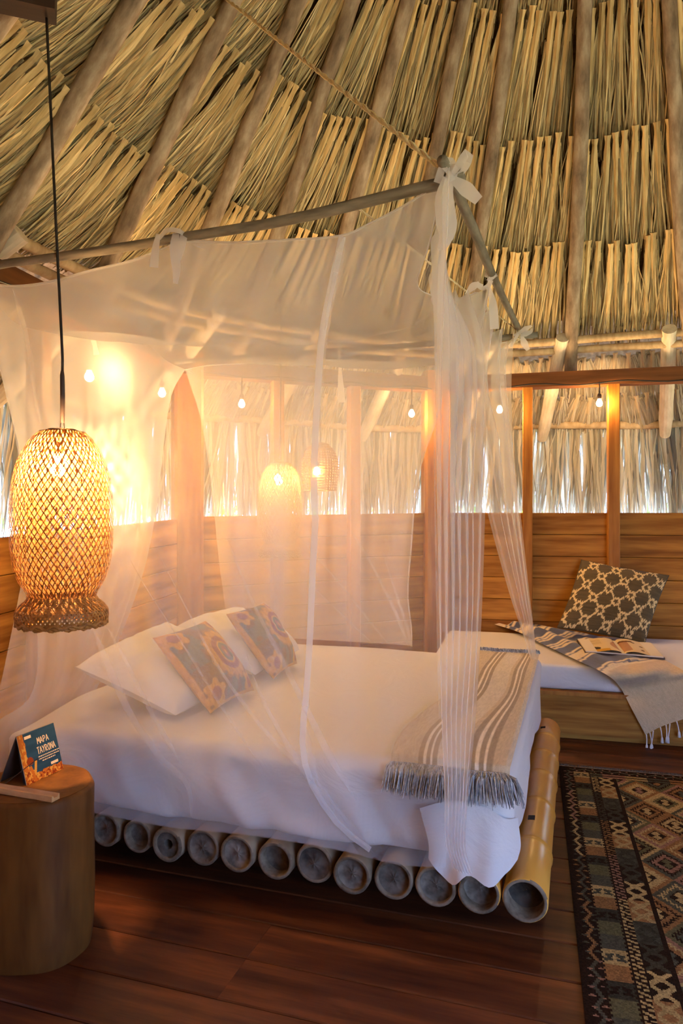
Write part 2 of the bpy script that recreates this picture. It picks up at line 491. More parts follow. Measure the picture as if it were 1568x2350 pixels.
# ---- low board walls, posts and ring beam
PA, PB, PC, PL_ = Vector((-1.08, 5.04, 0)), Vector((0.75, 5.72, 0)), Vector((2.95, 5.17, 0)), Vector((-1.66, 2.25, 0))
BH, BT = 2.30, 2.41     # ring beam bottom and top
WALL_T = 0.03
def wall(name, p, q, top_p, top_q, label, posts):
    e = (q - p).normalized(); L = (q - p).length
    ang = math.atan2(e.y, e.x)
    nrm = Vector((-e.y, e.x, 0))           # away from the room
    root = empty(name, p)
    tag(root, label, 'wall', kind='structure')
    tilt = math.atan2(top_q - top_p, L)
    pitch = 0.168
    for k in range(8):
        zt = (top_p + top_q) / 2 - k * pitch
        c = (p + q) / 2 + nrm * (0.02 + random.uniform(0, 0.004))
        mw = Matrix.Translation((c.x, c.y, zt - pitch / 2)) @ Matrix.Rotation(ang, 4, 'Z') @ Matrix.Rotation(-tilt, 4, 'Y') @ Matrix.Rotation(math.pi / 2, 4, 'X')
        link('board', plank_mesh(round(L, 2), pitch - 0.003, WALL_T, 'wall_board'), M['wall'], root, mw)
    lm = MB(); zt = min(top_p, top_q) - 0.02
    lm.box((-L / 2, 0.052, 0.0), (L / 2, 0.060, zt))  # added sheet that stops daylight leaking between the boards
    lm.build('light_stop', M['beam'], root, mw=Matrix.Translation(((p.x + q.x) / 2, (p.y + q.y) / 2, 0)) @ Matrix.Rotation(ang, 4, 'Z'))
    bm = MB()
    bm.box((-L / 2 - 0.05, -0.07, BH), (L / 2 + 0.05, 0.05, BT))
    c = (p + q) / 2
    bm.build('beam', M['beam'], root, mw=Matrix.Translation((c.x, c.y, 0)) @ Matrix.Rotation(ang, 4, 'Z'))
    for (pt, w, dpt) in posts:
        pm = MB(); h = w / 2; e_ = 0.006
        prof = [(-h, -dpt + e_), (-h + e_, -dpt), (h - e_, -dpt), (h, -dpt + e_), (h, 0.02), (-h, 0.02)]
        vs = [(x, y, 0) for x, y in prof] + [(x, y, BH) for x, y in prof]
        n = len(prof)
        fs = [(i, (i + 1) % n, n + (i + 1) % n, n + i) for i in range(n)] + [tuple(range(n - 1, -1, -1)), tuple(range(n, 2 * n))]
        pm.add(vs, fs)
        pm.build('post', M['post'], root, mw=Matrix.Translation((pt.x, pt.y, 0)) @ Matrix.Rotation(ang, 4, 'Z'))
    return root
def on_line(p, q, px):
    k = (px - 784) / F; d = q - p
    t = (k * p.y - p.x) / (d.x - k * d.y)
    return p + d * t
wall_left = wall('wall_left', PL_, PA, 1.205, 1.305, 'brown board wall at the head of the bamboo bed', [(on_line(PL_, PA, 81), 0.085, 0.06)])
wall_back = wall('wall_back', PA, PB, 1.318, 1.345, 'brown board wall behind the mosquito net', [(on_line(PA, PB, 635), 0.085, 0.06), (on_line(PA, PB, 810), 0.085, 0.06)])
wall_right = wall('wall_right', PB, PC, 1.345, 1.345, 'brown board wall above the white daybed', [(on_line(PB, PC, 1211), 0.075, 0.07), (on_line(PB, PC, 1407), 0.085, 0.07)])
for P_, root, rot, w in ((PA, wall_back, 0.35, 0.20), (PB, wall_right, 0.05, 0.20)):
    pm = MB(); h = w / 2
    prof = [(-h, -h + 0.02), (-h + 0.02, -h), (h - 0.02, -h), (h, -h + 0.02), (h, h), (-h, h)]
    vs = [(x, y, 0) for x, y in prof] + [(x, y, BT + 0.05) for x, y in prof]
    fs = [(i, (i + 1) % 6, 6 + (i + 1) % 6, 6 + i) for i in range(6)] + [(5, 4, 3, 2, 1, 0), (6, 7, 8, 9, 10, 11)]
    pm.add(vs, fs)
    pm.build('corner_post', M['post'], root, mw=Matrix.Translation((P_.x, P_.y, 0)) @ Matrix.Rotation(rot, 4, 'Z'))
# unseen rest of the ring wall; tall parts and door opening placed to steer daylight
wf = MB()
for a0, a1 in ((46, 70), (70, 95), (95, 120), (120, 138), (138, 150), (182, 208), (208, 230), (230, 257)):
    rw = 3.0 if a0 < 180 else 3.15
    p, q = ring(a0, rw, 0), ring(a1, rw, 0)
    n_ = er((a0 + a1) / 2) * 0.05
    for z0, z1 in (((0, 1.34), (BH, BT)) if a0 < 138 else ((0, BT),)):
        vs = [p, q, q + n_, p + n_]
        vs = [v + Vector((0, 0, z0)) for v in vs] + [v + Vector((0, 0, z1)) for v in vs]
        wf.add(vs, [(0,3,2,1),(4,5,6,7),(0,1,5,4),(1,2,6,5),(2,3,7,6),(3,0,4,7)])
wf = wf.build('wall_front', M['wall'])
tag(wf, 'unseen board wall around the hut, its tall parts and doorway shaping the daylight', 'wall', kind='structure')

# ------------------------------------------------------------------ roof
def cone_strip(name, prof, mat, a0, a1, n, parent=None):
    azs = np.linspace(a0, a1, n)
    P = np.array([[tuple(ring(a, r, h)) for a in azs] for r, h in prof])
    return link(name, grid_mesh(name, P), mat, parent)
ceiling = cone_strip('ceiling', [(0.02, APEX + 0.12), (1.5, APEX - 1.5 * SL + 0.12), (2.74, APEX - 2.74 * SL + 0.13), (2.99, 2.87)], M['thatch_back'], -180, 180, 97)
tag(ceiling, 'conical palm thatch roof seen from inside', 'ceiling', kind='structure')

RAFT = [-126, -110, -94.5, -79.4, -63.8, -51.0, -39.5, -27.3, -13.7, -2.9, 14.0, 30.7, 46.0, 61, 77]
for i, a in enumerate(RAFT):
    mb = MB(); pts = []; rad = []
    rr = random.Random(50 + i)
    nrm = -(er(a) * SL + Vector((0, 0, 1))).normalized()
    L = (cone(a, 2.42) - cone(a, 6.4)).length
    for k in range(15):
        t = k / 14
        h = 6.4 + (2.45 - 6.4) * t
        p = cone(a, h) + nrm * 0.085 + tg(a) * rr.uniform(-0.010, 0.010)
        pts.append(p); rad.append((0.036 + 0.013 * t) * rr.uniform(0.93, 1.07))
    # build in a local frame whose z runs along the log, so the bark streaks follow it
    org = pts[-1]; zax = (pts[0] - pts[-1]).normalized(); xax = tg(a); yax = zax.cross(xax).normalized(); xax = yax.cross(zax)
    Mx = Matrix((xax, yax, zax)).transposed().to_4x4(); Mx.translation = org
    inv = Mx.inverted()
    mb.tube([inv @ p for p in pts], rad, 12)
    mb.build('rafter', M['log'], ceiling, smooth=True, mw=Mx)

def frond_mesh(seed, L=0.78, nleaf=36, fan=0.045, sway=0.0, curl=0.0, ribw=0.046, eave=False):
    r = random.Random(seed); mb = MB()
    # stem: three-sided prism, flared at the cut end
    ys = [-0.062, -0.02, 0.03, 0.22, 0.44, 0.66] if not eave else [-0.05, -0.015, 0.03, 0.14, 0.26, 0.36]
    wd = [0.98, 0.66, 0.84, 0.90, 0.80, 0.62]
    vs, fs = [], []
    b = r.uniform(0.8, 1.2)
    for y, w in zip(ys, wd):
        t = max(0, y / L)
        x = sway * t * t; z = 0.062 - 0.075 * t
        w *= ribw / 2
        vs += [(x - w, y, z - 0.008), (x + w * 0.15, y, z + 0.012), (x + w, y, z - 0.006)]
    for i in range(len(ys) - 1):
        for k in range(3):
            k2 = (k + 1) % 3
            fs.append((3 * i + k, 3 * i + k2, 3 * i + 3 + k2, 3 * i + 3 + k))
    fs.append((0, 2, 1))
    mb.add(vs, fs, (b * 1.06, b * 1.0, b * 0.92))
    if eave:
        for k in range(nleaf):
            a = -1 + 2 * (k + r.uniform(0.1, 0.9)) / nleaf
            sk = r.gauss(0, 0.012)
            ln = L * r.uniform(0.85, 1.1) * (1 - 0.18 * abs(a))
            w0 = r.uniform(0.010, 0.016)
            c = (0.72 if k % 2 else 1.05) * r.uniform(0.9, 1.1)
            g = r.uniform(-0.04, 0.03)
            zz = 0.045 * (1 - abs(a)) + r.uniform(-0.006, 0.006)
            pts = [(a * 0.006, 0.012, zz), (a * 0.050, -0.012 * abs(a) + 0.012, zz + 0.012), (a * 0.078, 0.085, zz + 0.010), (a * 0.095 + sk, ln * 0.55, zz), (a * 0.105 + sk * 2, ln, zz - 0.03)]
            mb.ribbon(pts, [w0 * 0.5, w0, w0 * 1.1, w0, w0 * 0.7], Vector((1, 0, -0.7 if k % 2 else 0.5)), (c * (1 + g), c, c * (1 - g * 1.5)))
        nleaf = 0
    for k in range(nleaf):
        x0 = r.uniform(-1, 1) * ribw * 0.5
        y0 = r.uniform(0.0, 0.10)
        x1 = x0 * 0.4 + r.gauss(0, fan)
        ln = L * r.uniform(0.86, 1.08)
        z0 = r.uniform(0.012, 0.052); z1 = r.uniform(-0.05, 0.01)
        w0 = r.uniform(0.008, 0.016) if eave else r.uniform(0.005, 0.011)
        bo = r.uniform(-0.02, 0.02)
        c = r.choice([0.35, 0.5, 0.65, 0.8, 0.95, 1.08]) if not eave else r.choice([0.7, 0.85, 0.95, 1.05, 1.15])
        g = r.uniform(-0.06, 0.06)
        col = (c * (1 + g), c, c * (1 - g * 1.5))
        pts = []
        for j in range(5):
            t = j / 4
            out = math.sin(math.pi * min(1, t * 1.6)) * curl * (1 if x1 > 0 else -1) * 0.5
            pts.append((x0 + (x1 - x0) * (t ** 0.8) + bo * math.sin(math.pi * t) + sway * t * t + out, y0 + (ln - y0) * t - (curl * 0.5 * math.sin(math.pi * min(1, t * 2.2)) if eave else 0), z0 + (z1 - z0) * t + 0.012 * math.sin(math.pi * t)))
        tw = r.uniform(-0.6, 0.6)
        mb.ribbon(pts, [w0, w0 * 1.1, w0, w0 * 0.9, w0 * 0.7], Vector((1, 0, tw)), col)
    return mb.mesh('palm_frond', color=True)

def roof_matrix(az, r, h, slope, lean=0.0):
    e, t = er(az), tg(az)
    g = (e + Vector((0, 0, -slope))).normalized()
    n = -(e * slope + Vector((0, 0, 1))).normalized()
    Mx = Matrix((-t, g, n)).transposed().to_4x4()
    Mx = Mx @ Matrix.Rotation(lean, 4, 'Z')
    Mx.translation = ring(az, r, h)
    return Mx
right_f = [frond_mesh(100 + i, sway=0.01) for i in range(7)]
left_f = [frond_mesh(200 + i, sway=0.12, fan=0.05) for i in range(7)]
rest = MB()
spots = []
for h in (3.22, 3.78, 4.36, 4.94, 5.50):
    r = (APEX - h) / SL
    step = math.degrees(0.062 / r)
    a = -118.0
    while a < 62:
        spots.append((a + random.uniform(-0.3, 0.3) * step, h + random.uniform(-0.018, 0.018) + 0.018 * math.sin(a * 0.35 + h * 3)))
        a += step
def seen(a, h):
    p = cone(a, h - 0.3)
    if p.y < 0.5: return 1e9
    px = 784 + F * p.x / p.y; py = 1175 - F * (p.z - EYE) / p.y
    return max(0, -px, px - 1568) + max(0, -py, py - 900)
spots.sort(key=lambda q: (seen(*q) > 0, seen(*q), (cone(*q)).length))
for i, (a, h) in enumerate(spots):
    r = (APEX - h) / SL
    k = sm(-a, 18, 62)
    me = random.choice(left_f if random.random() < k else right_f)
    lean = random.gauss(-0.02, 0.025) - 0.16 * k
    Mx = roof_matrix(a, r, h, SL, lean)
    if h < 3.4: Mx = Mx @ Matrix.Scale(0.88, 4, (0, 1, 0))
    if i < 300:
        link('palm_frond', me, M['thatch'], ceiling, Mx)
    else:
        co = [Mx @ v.co for v in me.vertices]
        cl = [tuple(c.color[:3]) for c in me.color_attributes['Col'].data]
        rest.add(co, [tuple(p.vertices) for p in me.polygons], cl)
ro = rest.build('palm_frond_layer', M['thatch'], ceiling, color=True)
ro['kind'] = 'stuff'

# ring poles and inclined eave logs at the foot of the roof
for r, h, rad, mat in ((2.70, 2.635, 0.030, 'pale_log'), (2.755, 2.572, 0.028, 'pale_log')):
    mb = MB()
    pts = [ring(a, r + 0.012 * math.sin(a * 0.21), h + 0.012 * math.sin(a * 0.13 + r * 9)) for a in np.arange(-130, 76, 3.0)]
    mb.tube(pts, rad, 10)
    mb.build('ring_pole', M[mat], ceiling, smooth=True)
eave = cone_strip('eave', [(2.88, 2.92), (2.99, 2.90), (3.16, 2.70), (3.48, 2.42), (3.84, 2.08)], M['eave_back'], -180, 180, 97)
tag(eave, 'palm thatch eave hanging outside the low walls, whitened as by daylight', 'thatch', kind='structure')
for a in (-94.5, -77.5, -62, -45, -27.5, -13, 1.0, 12.4, 28.2, 45):
    mb = MB(); rr = random.Random(int(a * 10))
    p0, p1 = ring(a, 2.66, 2.66), ring(a - 1.5, 3.62, 2.0)
    zax = (p0 - p1).normalized(); xax = tg(a); yax = zax.cross(xax).normalized(); xax = yax.cross(zax)
    Mx = Matrix((xax, yax, zax)).transposed().to_4x4(); Mx.translation = p1
    L = (p0 - p1).length
    mb.tube([(0, 0, L * k / 6) for k in range(7)], [0.052 * (0.80 if k == 0 else 1) * rr.uniform(0.96, 1.04) for k in range(7)], 14)
    mb.build('eave_log', M['white_log'], eave, smooth=False, mw=Mx)
mb = MB()
mb.tube([ring(a, 3.60 + 0.02 * math.sin(a * 0.3), 2.10 + 0.015 * math.sin(a * 0.17)) for a in np.arange(-125, 70, 3.0)], 0.034, 10)
mb.build('eave_pole', M['pale_log'], eave, smooth=True)
ef = [frond_mesh(300 + i, L=0.46, nleaf=32, fan=0.085, curl=0.075, ribw=0.042, eave=True) for i in range(8)]
for r, h in ((3.10, 2.60), (3.40, 2.32)):
    step = math.degrees(0.098 / r); a = -112.0
    while a < 52:
        link('eave_frond', random.choice(ef), M['eave'], eave, roof_matrix(a + random.uniform(-0.3, 0.3) * step, r, h + random.uniform(-0.02, 0.02), 0.98, random.gauss(0.0, 0.10)))
        a += step
def skirt_mesh(seed):
    r = random.Random(seed); mb = MB()
    for k in range(30):
        x0 = r.uniform(-0.05, 0.05); z0 = r.uniform(-0.03, 0.06)
        ln = r.choice([0.66, 0.76, 0.86, 0.94, 1.0, 1.05]) * r.uniform(0.9, 1.08)
        x1 = x0 + r.gauss(0, 0.075); w = r.uniform(0.009, 0.024)
        c = r.choice([0.45, 0.6, 0.75, 0.9, 1.0])
        g = r.uniform(-0.08, 0.05)
        pts = [(x0 + (x1 - x0) * t + 0.02 * math.sin(math.pi * t) * r.uniform(-1, 1), -0.10 + (ln + 0.10) * t, z0 - 0.02 * t) for t in (0, 0.25, 0.5, 0.75, 1)]
        mb.ribbon(pts, [w * 0.5, w, w * 1.1, w * 0.8, w * 0.15], Vector((1, 0, r.uniform(-0.7, 0.7))), (c * (1 + g), c, c * (1 - g)))
    return mb.mesh('skirt_frond', color=True)
sk = [skirt_mesh(400 + i) for i in range(8)]
a = -112.0; step = math.degrees(0.075 / 3.64)
while a < 52:
    link('skirt_frond', random.choice(sk), M['eave'], eave, roof_matrix(a + random.uniform(-0.3, 0.3) * step, 3.66 + random.uniform(-0.02, 0.03), 2.12, 14.0, random.gauss(0, 0.05)))
    a += step

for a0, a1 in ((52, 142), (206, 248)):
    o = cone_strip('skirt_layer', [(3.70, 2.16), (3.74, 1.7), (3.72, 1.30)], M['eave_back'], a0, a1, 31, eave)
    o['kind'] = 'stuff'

# ------------------------------------------------------------------ bamboo bed
bed = empty('bamboo_bed', B(1.0, 0.9, 0))
tag(bed, 'low bed frame made of thick bamboo poles laid side by side', 'bed')
PITCH, PH = 0.138, 0.165
def cyl_frame(p, d):
    z = Vector(d).normalized(); x = Vector((0, 0, 1)).cross(z).normalized(); y = z.cross(x)
    Mx = Matrix((x, y, z)).transposed().to_4x4(); Mx.translation = p
    return Mx
def pole_mesh(R, L, wall_t, nodes, seed):
    """hollow culm with swollen node rings, z along its length"""
    mb = MB(); n = 28; r = random.Random(seed)
    prof = [(R - wall_t, 0.10), (R - wall_t, 0.002), (R - wall_t + 0.002, 0.0), (R - 0.003, 0.0), (R, 0.004)]
    for z in nodes:
        prof += [(R, z - 0.05), (R, z - 0.014), (R + 0.0008, z - 0.010), (R + 0.0042, z - 0.004), (R - 0.001, z), (R + 0.0045, z + 0.004), (R + 0.0008, z + 0.010), (R, z + 0.014), (R, z + 0.05)]
    prof += [(R, L - 0.004), (R - 0.004, L), (R - wall_t, L), (R - wall_t, L - 0.1)]
    ph = r.uniform(0, 6.28)
    P = np.array([[(rr * math.cos(2 * math.pi * k / n) * (1 + 0.02 * math.cos(2 * math.pi * k / n * 2 + ph)), rr * math.sin(2 * math.pi * k / n), z) for k in range(n)] for rr, z in prof])
    me = grid_mesh('bamboo_pole', P, smooth=False, close_u=True)
    me.materials.append(None)
    return me
rp_ = random.Random(21)
depths = [0.075, 0.045, 0.022, 0.018, 0.020, 0.006, 0.05, 0.016, 0.007, 0.012, 0.04, 0.02, 0.03, 0.03, 0.03]
holes = {9}
for k in range(15):
    R = (0.0655 if k < 8 else 0.062) * rp_.uniform(0.95, 1.03)
    off = rp_.uniform(-0.015, 0.02)
    hz = PH + rp_.uniform(-0.006, 0.006)
    if k == 0: R, off, hz = 0.068, 0.0, PH
    L = 1.80 if k == 0 else 1.78
    nodes = [0.33, 0.62, 0.93, 1.22, 1.50, 1.70] if k == 0 else [rp_.uniform(0.15, 0.4), 0.8, 1.2]
    if k == 0: nodes = [0.30, 0.66, 0.98, 1.26, 1.52]
    me = pole_mesh(R, L, 0.0125 if k != 9 else 0.016, nodes, k)
    me.materials.clear()
    me.materials.append(M['bamboo'] if k < 2 else M['bamboo_old'])
    me.materials.append(M['bamboo_end'])
    n = 28
    mi = np.zeros(len(me.polygons), dtype=np.int32)
    for p in me.polygons:
        z = p.center[2]; rad = math.hypot(p.center[0], p.center[1])
        if rad < R - 0.002: mi[p.index] = 1
    me.polygons.foreach_set('material_index', mi)
    me.polygons.foreach_set('use_smooth', [True] * len(me.polygons))
    p = B(k * PITCH, off, hz)
    po = link('bamboo_pole', me, None, bed, cyl_frame(p, DD))
    if k == 0: po['label'] = 'smooth yellow bamboo pole along the foot of the bed'
    # node wall closing the culm near its end
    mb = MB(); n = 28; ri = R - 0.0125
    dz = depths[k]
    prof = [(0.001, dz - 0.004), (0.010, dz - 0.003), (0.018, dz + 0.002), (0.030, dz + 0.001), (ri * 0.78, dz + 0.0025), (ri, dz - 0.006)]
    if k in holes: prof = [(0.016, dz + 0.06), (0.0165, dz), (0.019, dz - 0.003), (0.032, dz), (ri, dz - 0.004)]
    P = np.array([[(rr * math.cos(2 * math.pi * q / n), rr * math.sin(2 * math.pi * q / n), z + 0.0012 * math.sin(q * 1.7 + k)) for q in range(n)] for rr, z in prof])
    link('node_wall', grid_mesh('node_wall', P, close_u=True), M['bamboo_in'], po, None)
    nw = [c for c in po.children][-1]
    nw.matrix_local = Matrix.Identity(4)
    if k == 0:
        for zz, th, sx in ((0.46, 2.05, 0.018), (1.62, 2.0, 0.014)):
            hm = MB(); hm.box((-0.012, R - 0.010, -sx), (0.012, R + 0.0015, sx))  # near-black block painted in place of the shade inside a cut
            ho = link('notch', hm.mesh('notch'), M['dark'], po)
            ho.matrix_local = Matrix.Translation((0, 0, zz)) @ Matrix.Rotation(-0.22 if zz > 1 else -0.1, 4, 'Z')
for d in (0.55, 1.45):
    mb = MB(); mb.box((-0.05, -0.05, 0), (0.05, 0.05, 1.92))
    Mx = cyl_frame(B(0.03, d, 0.05), DL)
    mb.build('bearer', M['log'], bed, mw=Mx)
mb = MB()
mb.box((-0.012, -0.04, 0.0), (0.0, 0.04, 0.17), None, Matrix.Translation(B(-0.058, 0.36, 0)) @ Matrix.Rotation(angL, 4, 'Z'))
mb.build('side_plate', M['bamboo_old'], bed)

# ---- mattress under a white sheet
MT, MBOT = 0.53, 0.235
S0, S1, D0, D1 = 0.035, 2.0, 0.028, 1.95
def rounded_box_mesh(name, fn, sx, sy, sz, r, nx, ny, nz, mat, parent=None, mw=None):
    """fn(p, face_normal) -> displaced p; all six faces as grids, welded"""
    import bmesh
    bm = bmesh.new(); vm = {}
    hx, hy, hz = sx / 2, sy / 2, sz / 2
    def vert(p):
        q = (max(-hx + r, min(hx - r, p[0])), max(-hy + r, min(hy - r, p[1])), max(-hz + r, min(hz - r, p[2])))
        d = Vector((p[0] - q[0], p[1] - q[1], p[2] - q[2]))
        w = Vector(q) + (d.normalized() * r if d.length > 1e-9 else d)
        key = (round(p[0], 5), round(p[1], 5), round(p[2], 5))
        if key not in vm: vm[key] = bm.verts.new(fn(w))
        return vm[key]
    def edge(h, n):
        a = np.linspace(-1, 1, n)
        a = np.sin(a * math.pi / 2) * 0.25 + a * 0.75
        return a * h
    X, Y, Z = edge(hx, nx), edge(hy, ny), edge(hz, nz)
    def face(f):
        try: bm.faces.new(f)
        except ValueError: pass
    for i in range(nx - 1):
        for j in range(ny - 1):
            for z, rev in ((hz, 0), (-hz, 1)):
                f = [vert((X[i], Y[j], z)), vert((X[i + 1], Y[j], z)), vert((X[i + 1], Y[j + 1], z)), vert((X[i], Y[j + 1], z))]
                face(f[::-1] if rev else f)
    for i in range(nx - 1):
        for k in range(nz - 1):
            for y, rev in ((-hy, 0), (hy, 1)):
                f = [vert((X[i], y, Z[k])), vert((X[i + 1], y, Z[k])), vert((X[i + 1], y, Z[k + 1])), vert((X[i], y, Z[k + 1]))]
                face(f[::-1] if rev else f)
    for j in range(ny - 1):
        for k in range(nz - 1):
            for x, rev in ((hx, 0), (-hx, 1)):
                f = [vert((x, Y[j], Z[k])), vert((x, Y[j + 1], Z[k])), vert((x, Y[j + 1], Z[k + 1])), vert((x, Y[j], Z[k + 1]))]
                face(f[::-1] if rev else f)
    me = bpy.data.meshes.new(name)
    bm.to_mesh(me); bm.free()
    me.polygons.foreach_set('use_smooth', [True] * len(me.polygons))
    return link(name, me, mat, parent, mw)
# local x: towards the foot (-DL), y: far side (DD)
def bed_frame(s, d, h):
    Mx = Matrix((-DL, DD, Vector((0, 0, 1)))).transposed().to_4x4()
    Mx.translation = B(s, d, h)
    return Mx
SX, SY, SZ = S1 - S0, D1 - D0, MT - MBOT
def mat_fn(p):
    x, y, z = p
    side = sm(abs(y), SY / 2 - 0.06, SY / 2) 
    zz = z
    t = (z + SZ / 2) / SZ
    n1 = float(vnoise(x * 7, z * 5, 3)) - 0.5
    n2 = float(vnoise(x * 16 + z * 9, z * 4, 5)) - 0.5
    near = 1 if y < 0 else 0
    n3 = math.sin(x * 13 + z * 22 + 5 * n1) * float(vnoise(x * 2.4, 1.0, 12)) 
    y2 = y + side * (n1 * 0.040 + n2 * 0.020 + n3 * 0.030) * (1.12 - t) * (-1 if y > 0 else 1)
    if near: y2 += side * (1 - t) * 0.006
    # hem of the sheet rises a little unevenly along the near side
    zz += side * near * (1 - t) * (0.018 * (float(vnoise(x * 5, 0, 8)) - 0.5) + 0.02 * sm(-x, 0.2, 1.0))
    end = sm(abs(x), SX / 2 - 0.06, SX / 2)
    x2 = x + end * (float(vnoise(y * 8, z * 6, 9)) - 0.5) * 0.03 * (1.1 - t)
    zz += (1 - side) * (float(vnoise(x * 2.2, y * 2.2, 4)) - 0.5) * 0.014 * t
    # head end sinks towards the near corner
    zz -= t * 0.05 * sm(-x, SX / 2 - 0.30, SX / 2) * sm(-y, SY / 2 - 0.5, SY / 2)
    return Vector((x2, y2, zz))
mattress = rounded_box_mesh('mattress', mat_fn, SX, SY, SZ, 0.045, 150, 60, 26, M['sheet'], None, bed_frame((S0 + S1) / 2, (D0 + D1) / 2, (MT + MBOT) / 2))
tag(mattress, 'large mattress under a white cotton sheet on the bamboo bed', 'mattress')
# loose corner of the sheet hanging at the near foot corner
def hang_sheet():
    top = [B(0.33, D0 - 0.012, 0.40), B(0.22, D0 - 0.016, 0.44), B(0.12, D0 - 0.016, 0.43), B(0.06, D0 - 0.008, 0.40), B(0.028, D0 + 0.06, 0.38)]
    mid = [B(0.30, D0 - 0.020, 0.30), B(0.21, D0 - 0.034, 0.32), B(0.13, D0 - 0.042, 0.31), B(0.07, D0 - 0.026, 0.31), B(0.018, D0 + 0.05, 0.30)]
    bot = [B(0.30, D0 - 0.018, 0.245), B(0.225, D0 - 0.04, 0.185), B(0.17, D0 - 0.052, 0.225), B(0.10, D0 - 0.055, 0.205), B(0.06, D0 - 0.03, 0.235), B(0.026, D0 + 0.03, 0.26)]
    G = loft([top, mid, bot], 26, 18)
    for j in range(26):
        w = math.sin(j * 0.9) * 0.006
        G[:, j] += np.array(tuple(-DD)) * (w * np.linspace(0, 1, 18))[:, None]
    return G
link('hanging_corner', grid_mesh('hanging_corner', hang_sheet()), M['sheet'], mattress)['label'] = 'loose white sheet corner hanging down'
for ch in mattress.children:
    ch.matrix_parent_inverse = Matrix.Identity(4)
    ch.matrix_local = mattress.matrix_world.inverted() if False else bed_frame((S0 + S1) / 2, (D0 + D1) / 2, (MT + MBOT) / 2).inverted()

# ------------------------------------------------------------------ pillows and cushions
def pillow(name, c00, c10, c11, c01, thick, mat, n=40, pat=None, pw=2.2, pull=0.10, noise=0.01, seed=0, back=0.6):
    """soft cushion spanned by four corners (u right, v up), bulging to both sides"""
    c = [np.array(tuple(q)) for q in (c00, c10, c11, c01)]
    u = np.linspace(-1, 1, n); v = np.linspace(-1, 1, n)
    U, V = np.meshgrid(u, v)
    def base(U, V):
        a = ((1 - U) / 2)[..., None]; b = ((1 + U) / 2)[..., None]; p = ((1 - V) / 2)[..., None]; q = ((1 + V) / 2)[..., None]
        return c[0] * a * p + c[1] * b * p + c[2] * b * q + c[3] * a * q
    nrm = np.cross(c[1] - c[0], c[3] - c[0]); nrm /= np.linalg.norm(nrm)
    U2 = U * (1 - pull * (1 - V ** 2) * (U ** 2) ** 1.0 * 0.6)
    V2 = V * (1 - pull * (1 - U ** 2) * (V ** 2) ** 1.0 * 0.6)
    P0 = base(U2, V2)
    prof = ((1 - np.abs(U) ** pw) * (1 - np.abs(V) ** pw)); prof = np.clip(prof, 0, 1) ** 0.55
    wr = (vnoise(U * 3 + 10, V * 3 + seed, seed) - 0.5) * noise * 2 + (vnoise(U * 8 + 10, V * 8 + seed, seed + 1) - 0.5) * noise
    top = P0 + nrm * ((prof * thick + wr * prof)[..., None])
    bot = P0 - nrm * ((prof * thick * back)[..., None])
    G = np.concatenate([top, bot[::-1]], 0)
    cols = None
    if pat is not None:
        ct = pat(U, V)
        cols = np.concatenate([ct, ct[::-1]], 0)
    return link(name, grid_mesh(name, G, colors=cols), mat)
# white pillows against the head end, leaning up towards the wall
p1 = pillow('pillow', B(1.33, 0.20, 0.56), B(1.36, 0.86, 0.56), B(1.80, 0.90, 0.78), B(1.79, 0.19, 0.72), 0.098, M['pillow'], 44, None, 4.5, 0.06, 0.014, 3)
tag(p1, 'white pillow nearest the tree-stump table, behind the squarer embroidered cushion', 'pillow', 'white pillows on the bamboo bed')
p2 = pillow('pillow', B(1.33, 0.93, 0.56), B(1.36, 1.60, 0.56), B(1.80, 1.62, 0.76), B(1.79, 0.92, 0.76), 0.098, M['pillow'], 44, None, 4.5, 0.06, 0.014, 9)
tag(p2, 'white pillow farther from the stump, half hidden between the two embroidered cushions', 'pillow', 'white pillows on the bamboo bed')
gold, rose, teal, brown_, plum = lin('#c48a3c'), lin('#8f4a48'), lin('#566560'), lin('#70503c'), lin('#6a4048')
def medallion(cu, cv):
    def pat(U, V):
        C = np.zeros(U.shape + (3,)); C[:] = teal
        n = vnoise(U * 5 + 3, V * 5 + 7, 11)
        C[n > 0.56] = brown_
        C[(V < -0.1) & (U < -0.35)] = brown_
        r = np.hypot(U - cu, (V - cv)); th = np.arctan2(V - cv, U - cu)
        pet = 0.62 + 0.07 * np.abs(np.sin(th * 8))
        C[r < pet] = gold
        C[(r < pet - 0.02) & (r > pet - 0.045)] = brown_
        C[r < 0.44] = rose
        C[(r < 0.30) & (r > 0.25)] = gold
        C[r < 0.25] = teal
        C[r < 0.15] = rose
        C[r < 0.06] = gold
        for (a, b, s) in ((-0.75, 0.75, 0.27), (0.78, 0.80, 0.24), (-0.7, -0.75, 0.28), (0.72, -0.82, 0.25)):
            q = np.hypot(U - a, V - b); t2 = np.arctan2(V - b, U - a)
            C[q < s + 0.05 * np.sin(t2 * 6)] = gold
            C[q < s * 0.5] = rose
        e = np.maximum(np.abs(U), np.abs(V))
        C[e > 0.965] = gold
        C *= (0.72 + 0.5 * vnoise(U * 40, V * 9, 4))[..., None]
        return C
    return pat
c1 = pillow('embroidered_cushion', B(1.24, 0.31, 0.545), B(1.235, 0.71, 0.545), B(1.49, 0.725, 0.845), B(1.50, 0.30, 0.835), 0.082, M['embroidery'], 120, medallion(0.28, -0.02), 2.6, 0.10, 0.006, 5)
tag(c1, 'embroidered square cushion with a gold and rose medallion, nearer the tree-stump table', 'cushion', 'embroidered cushions on the bamboo bed')
c2 = pillow('embroidered_cushion', B(1.235, 0.93, 0.545), B(1.26, 1.30, 0.545), B(1.47, 1.34, 0.855), B(1.50, 0.95, 0.845), 0.080, M['embroidery'], 120, medallion(0.36, 0.12), 2.6, 0.10, 0.006, 8)
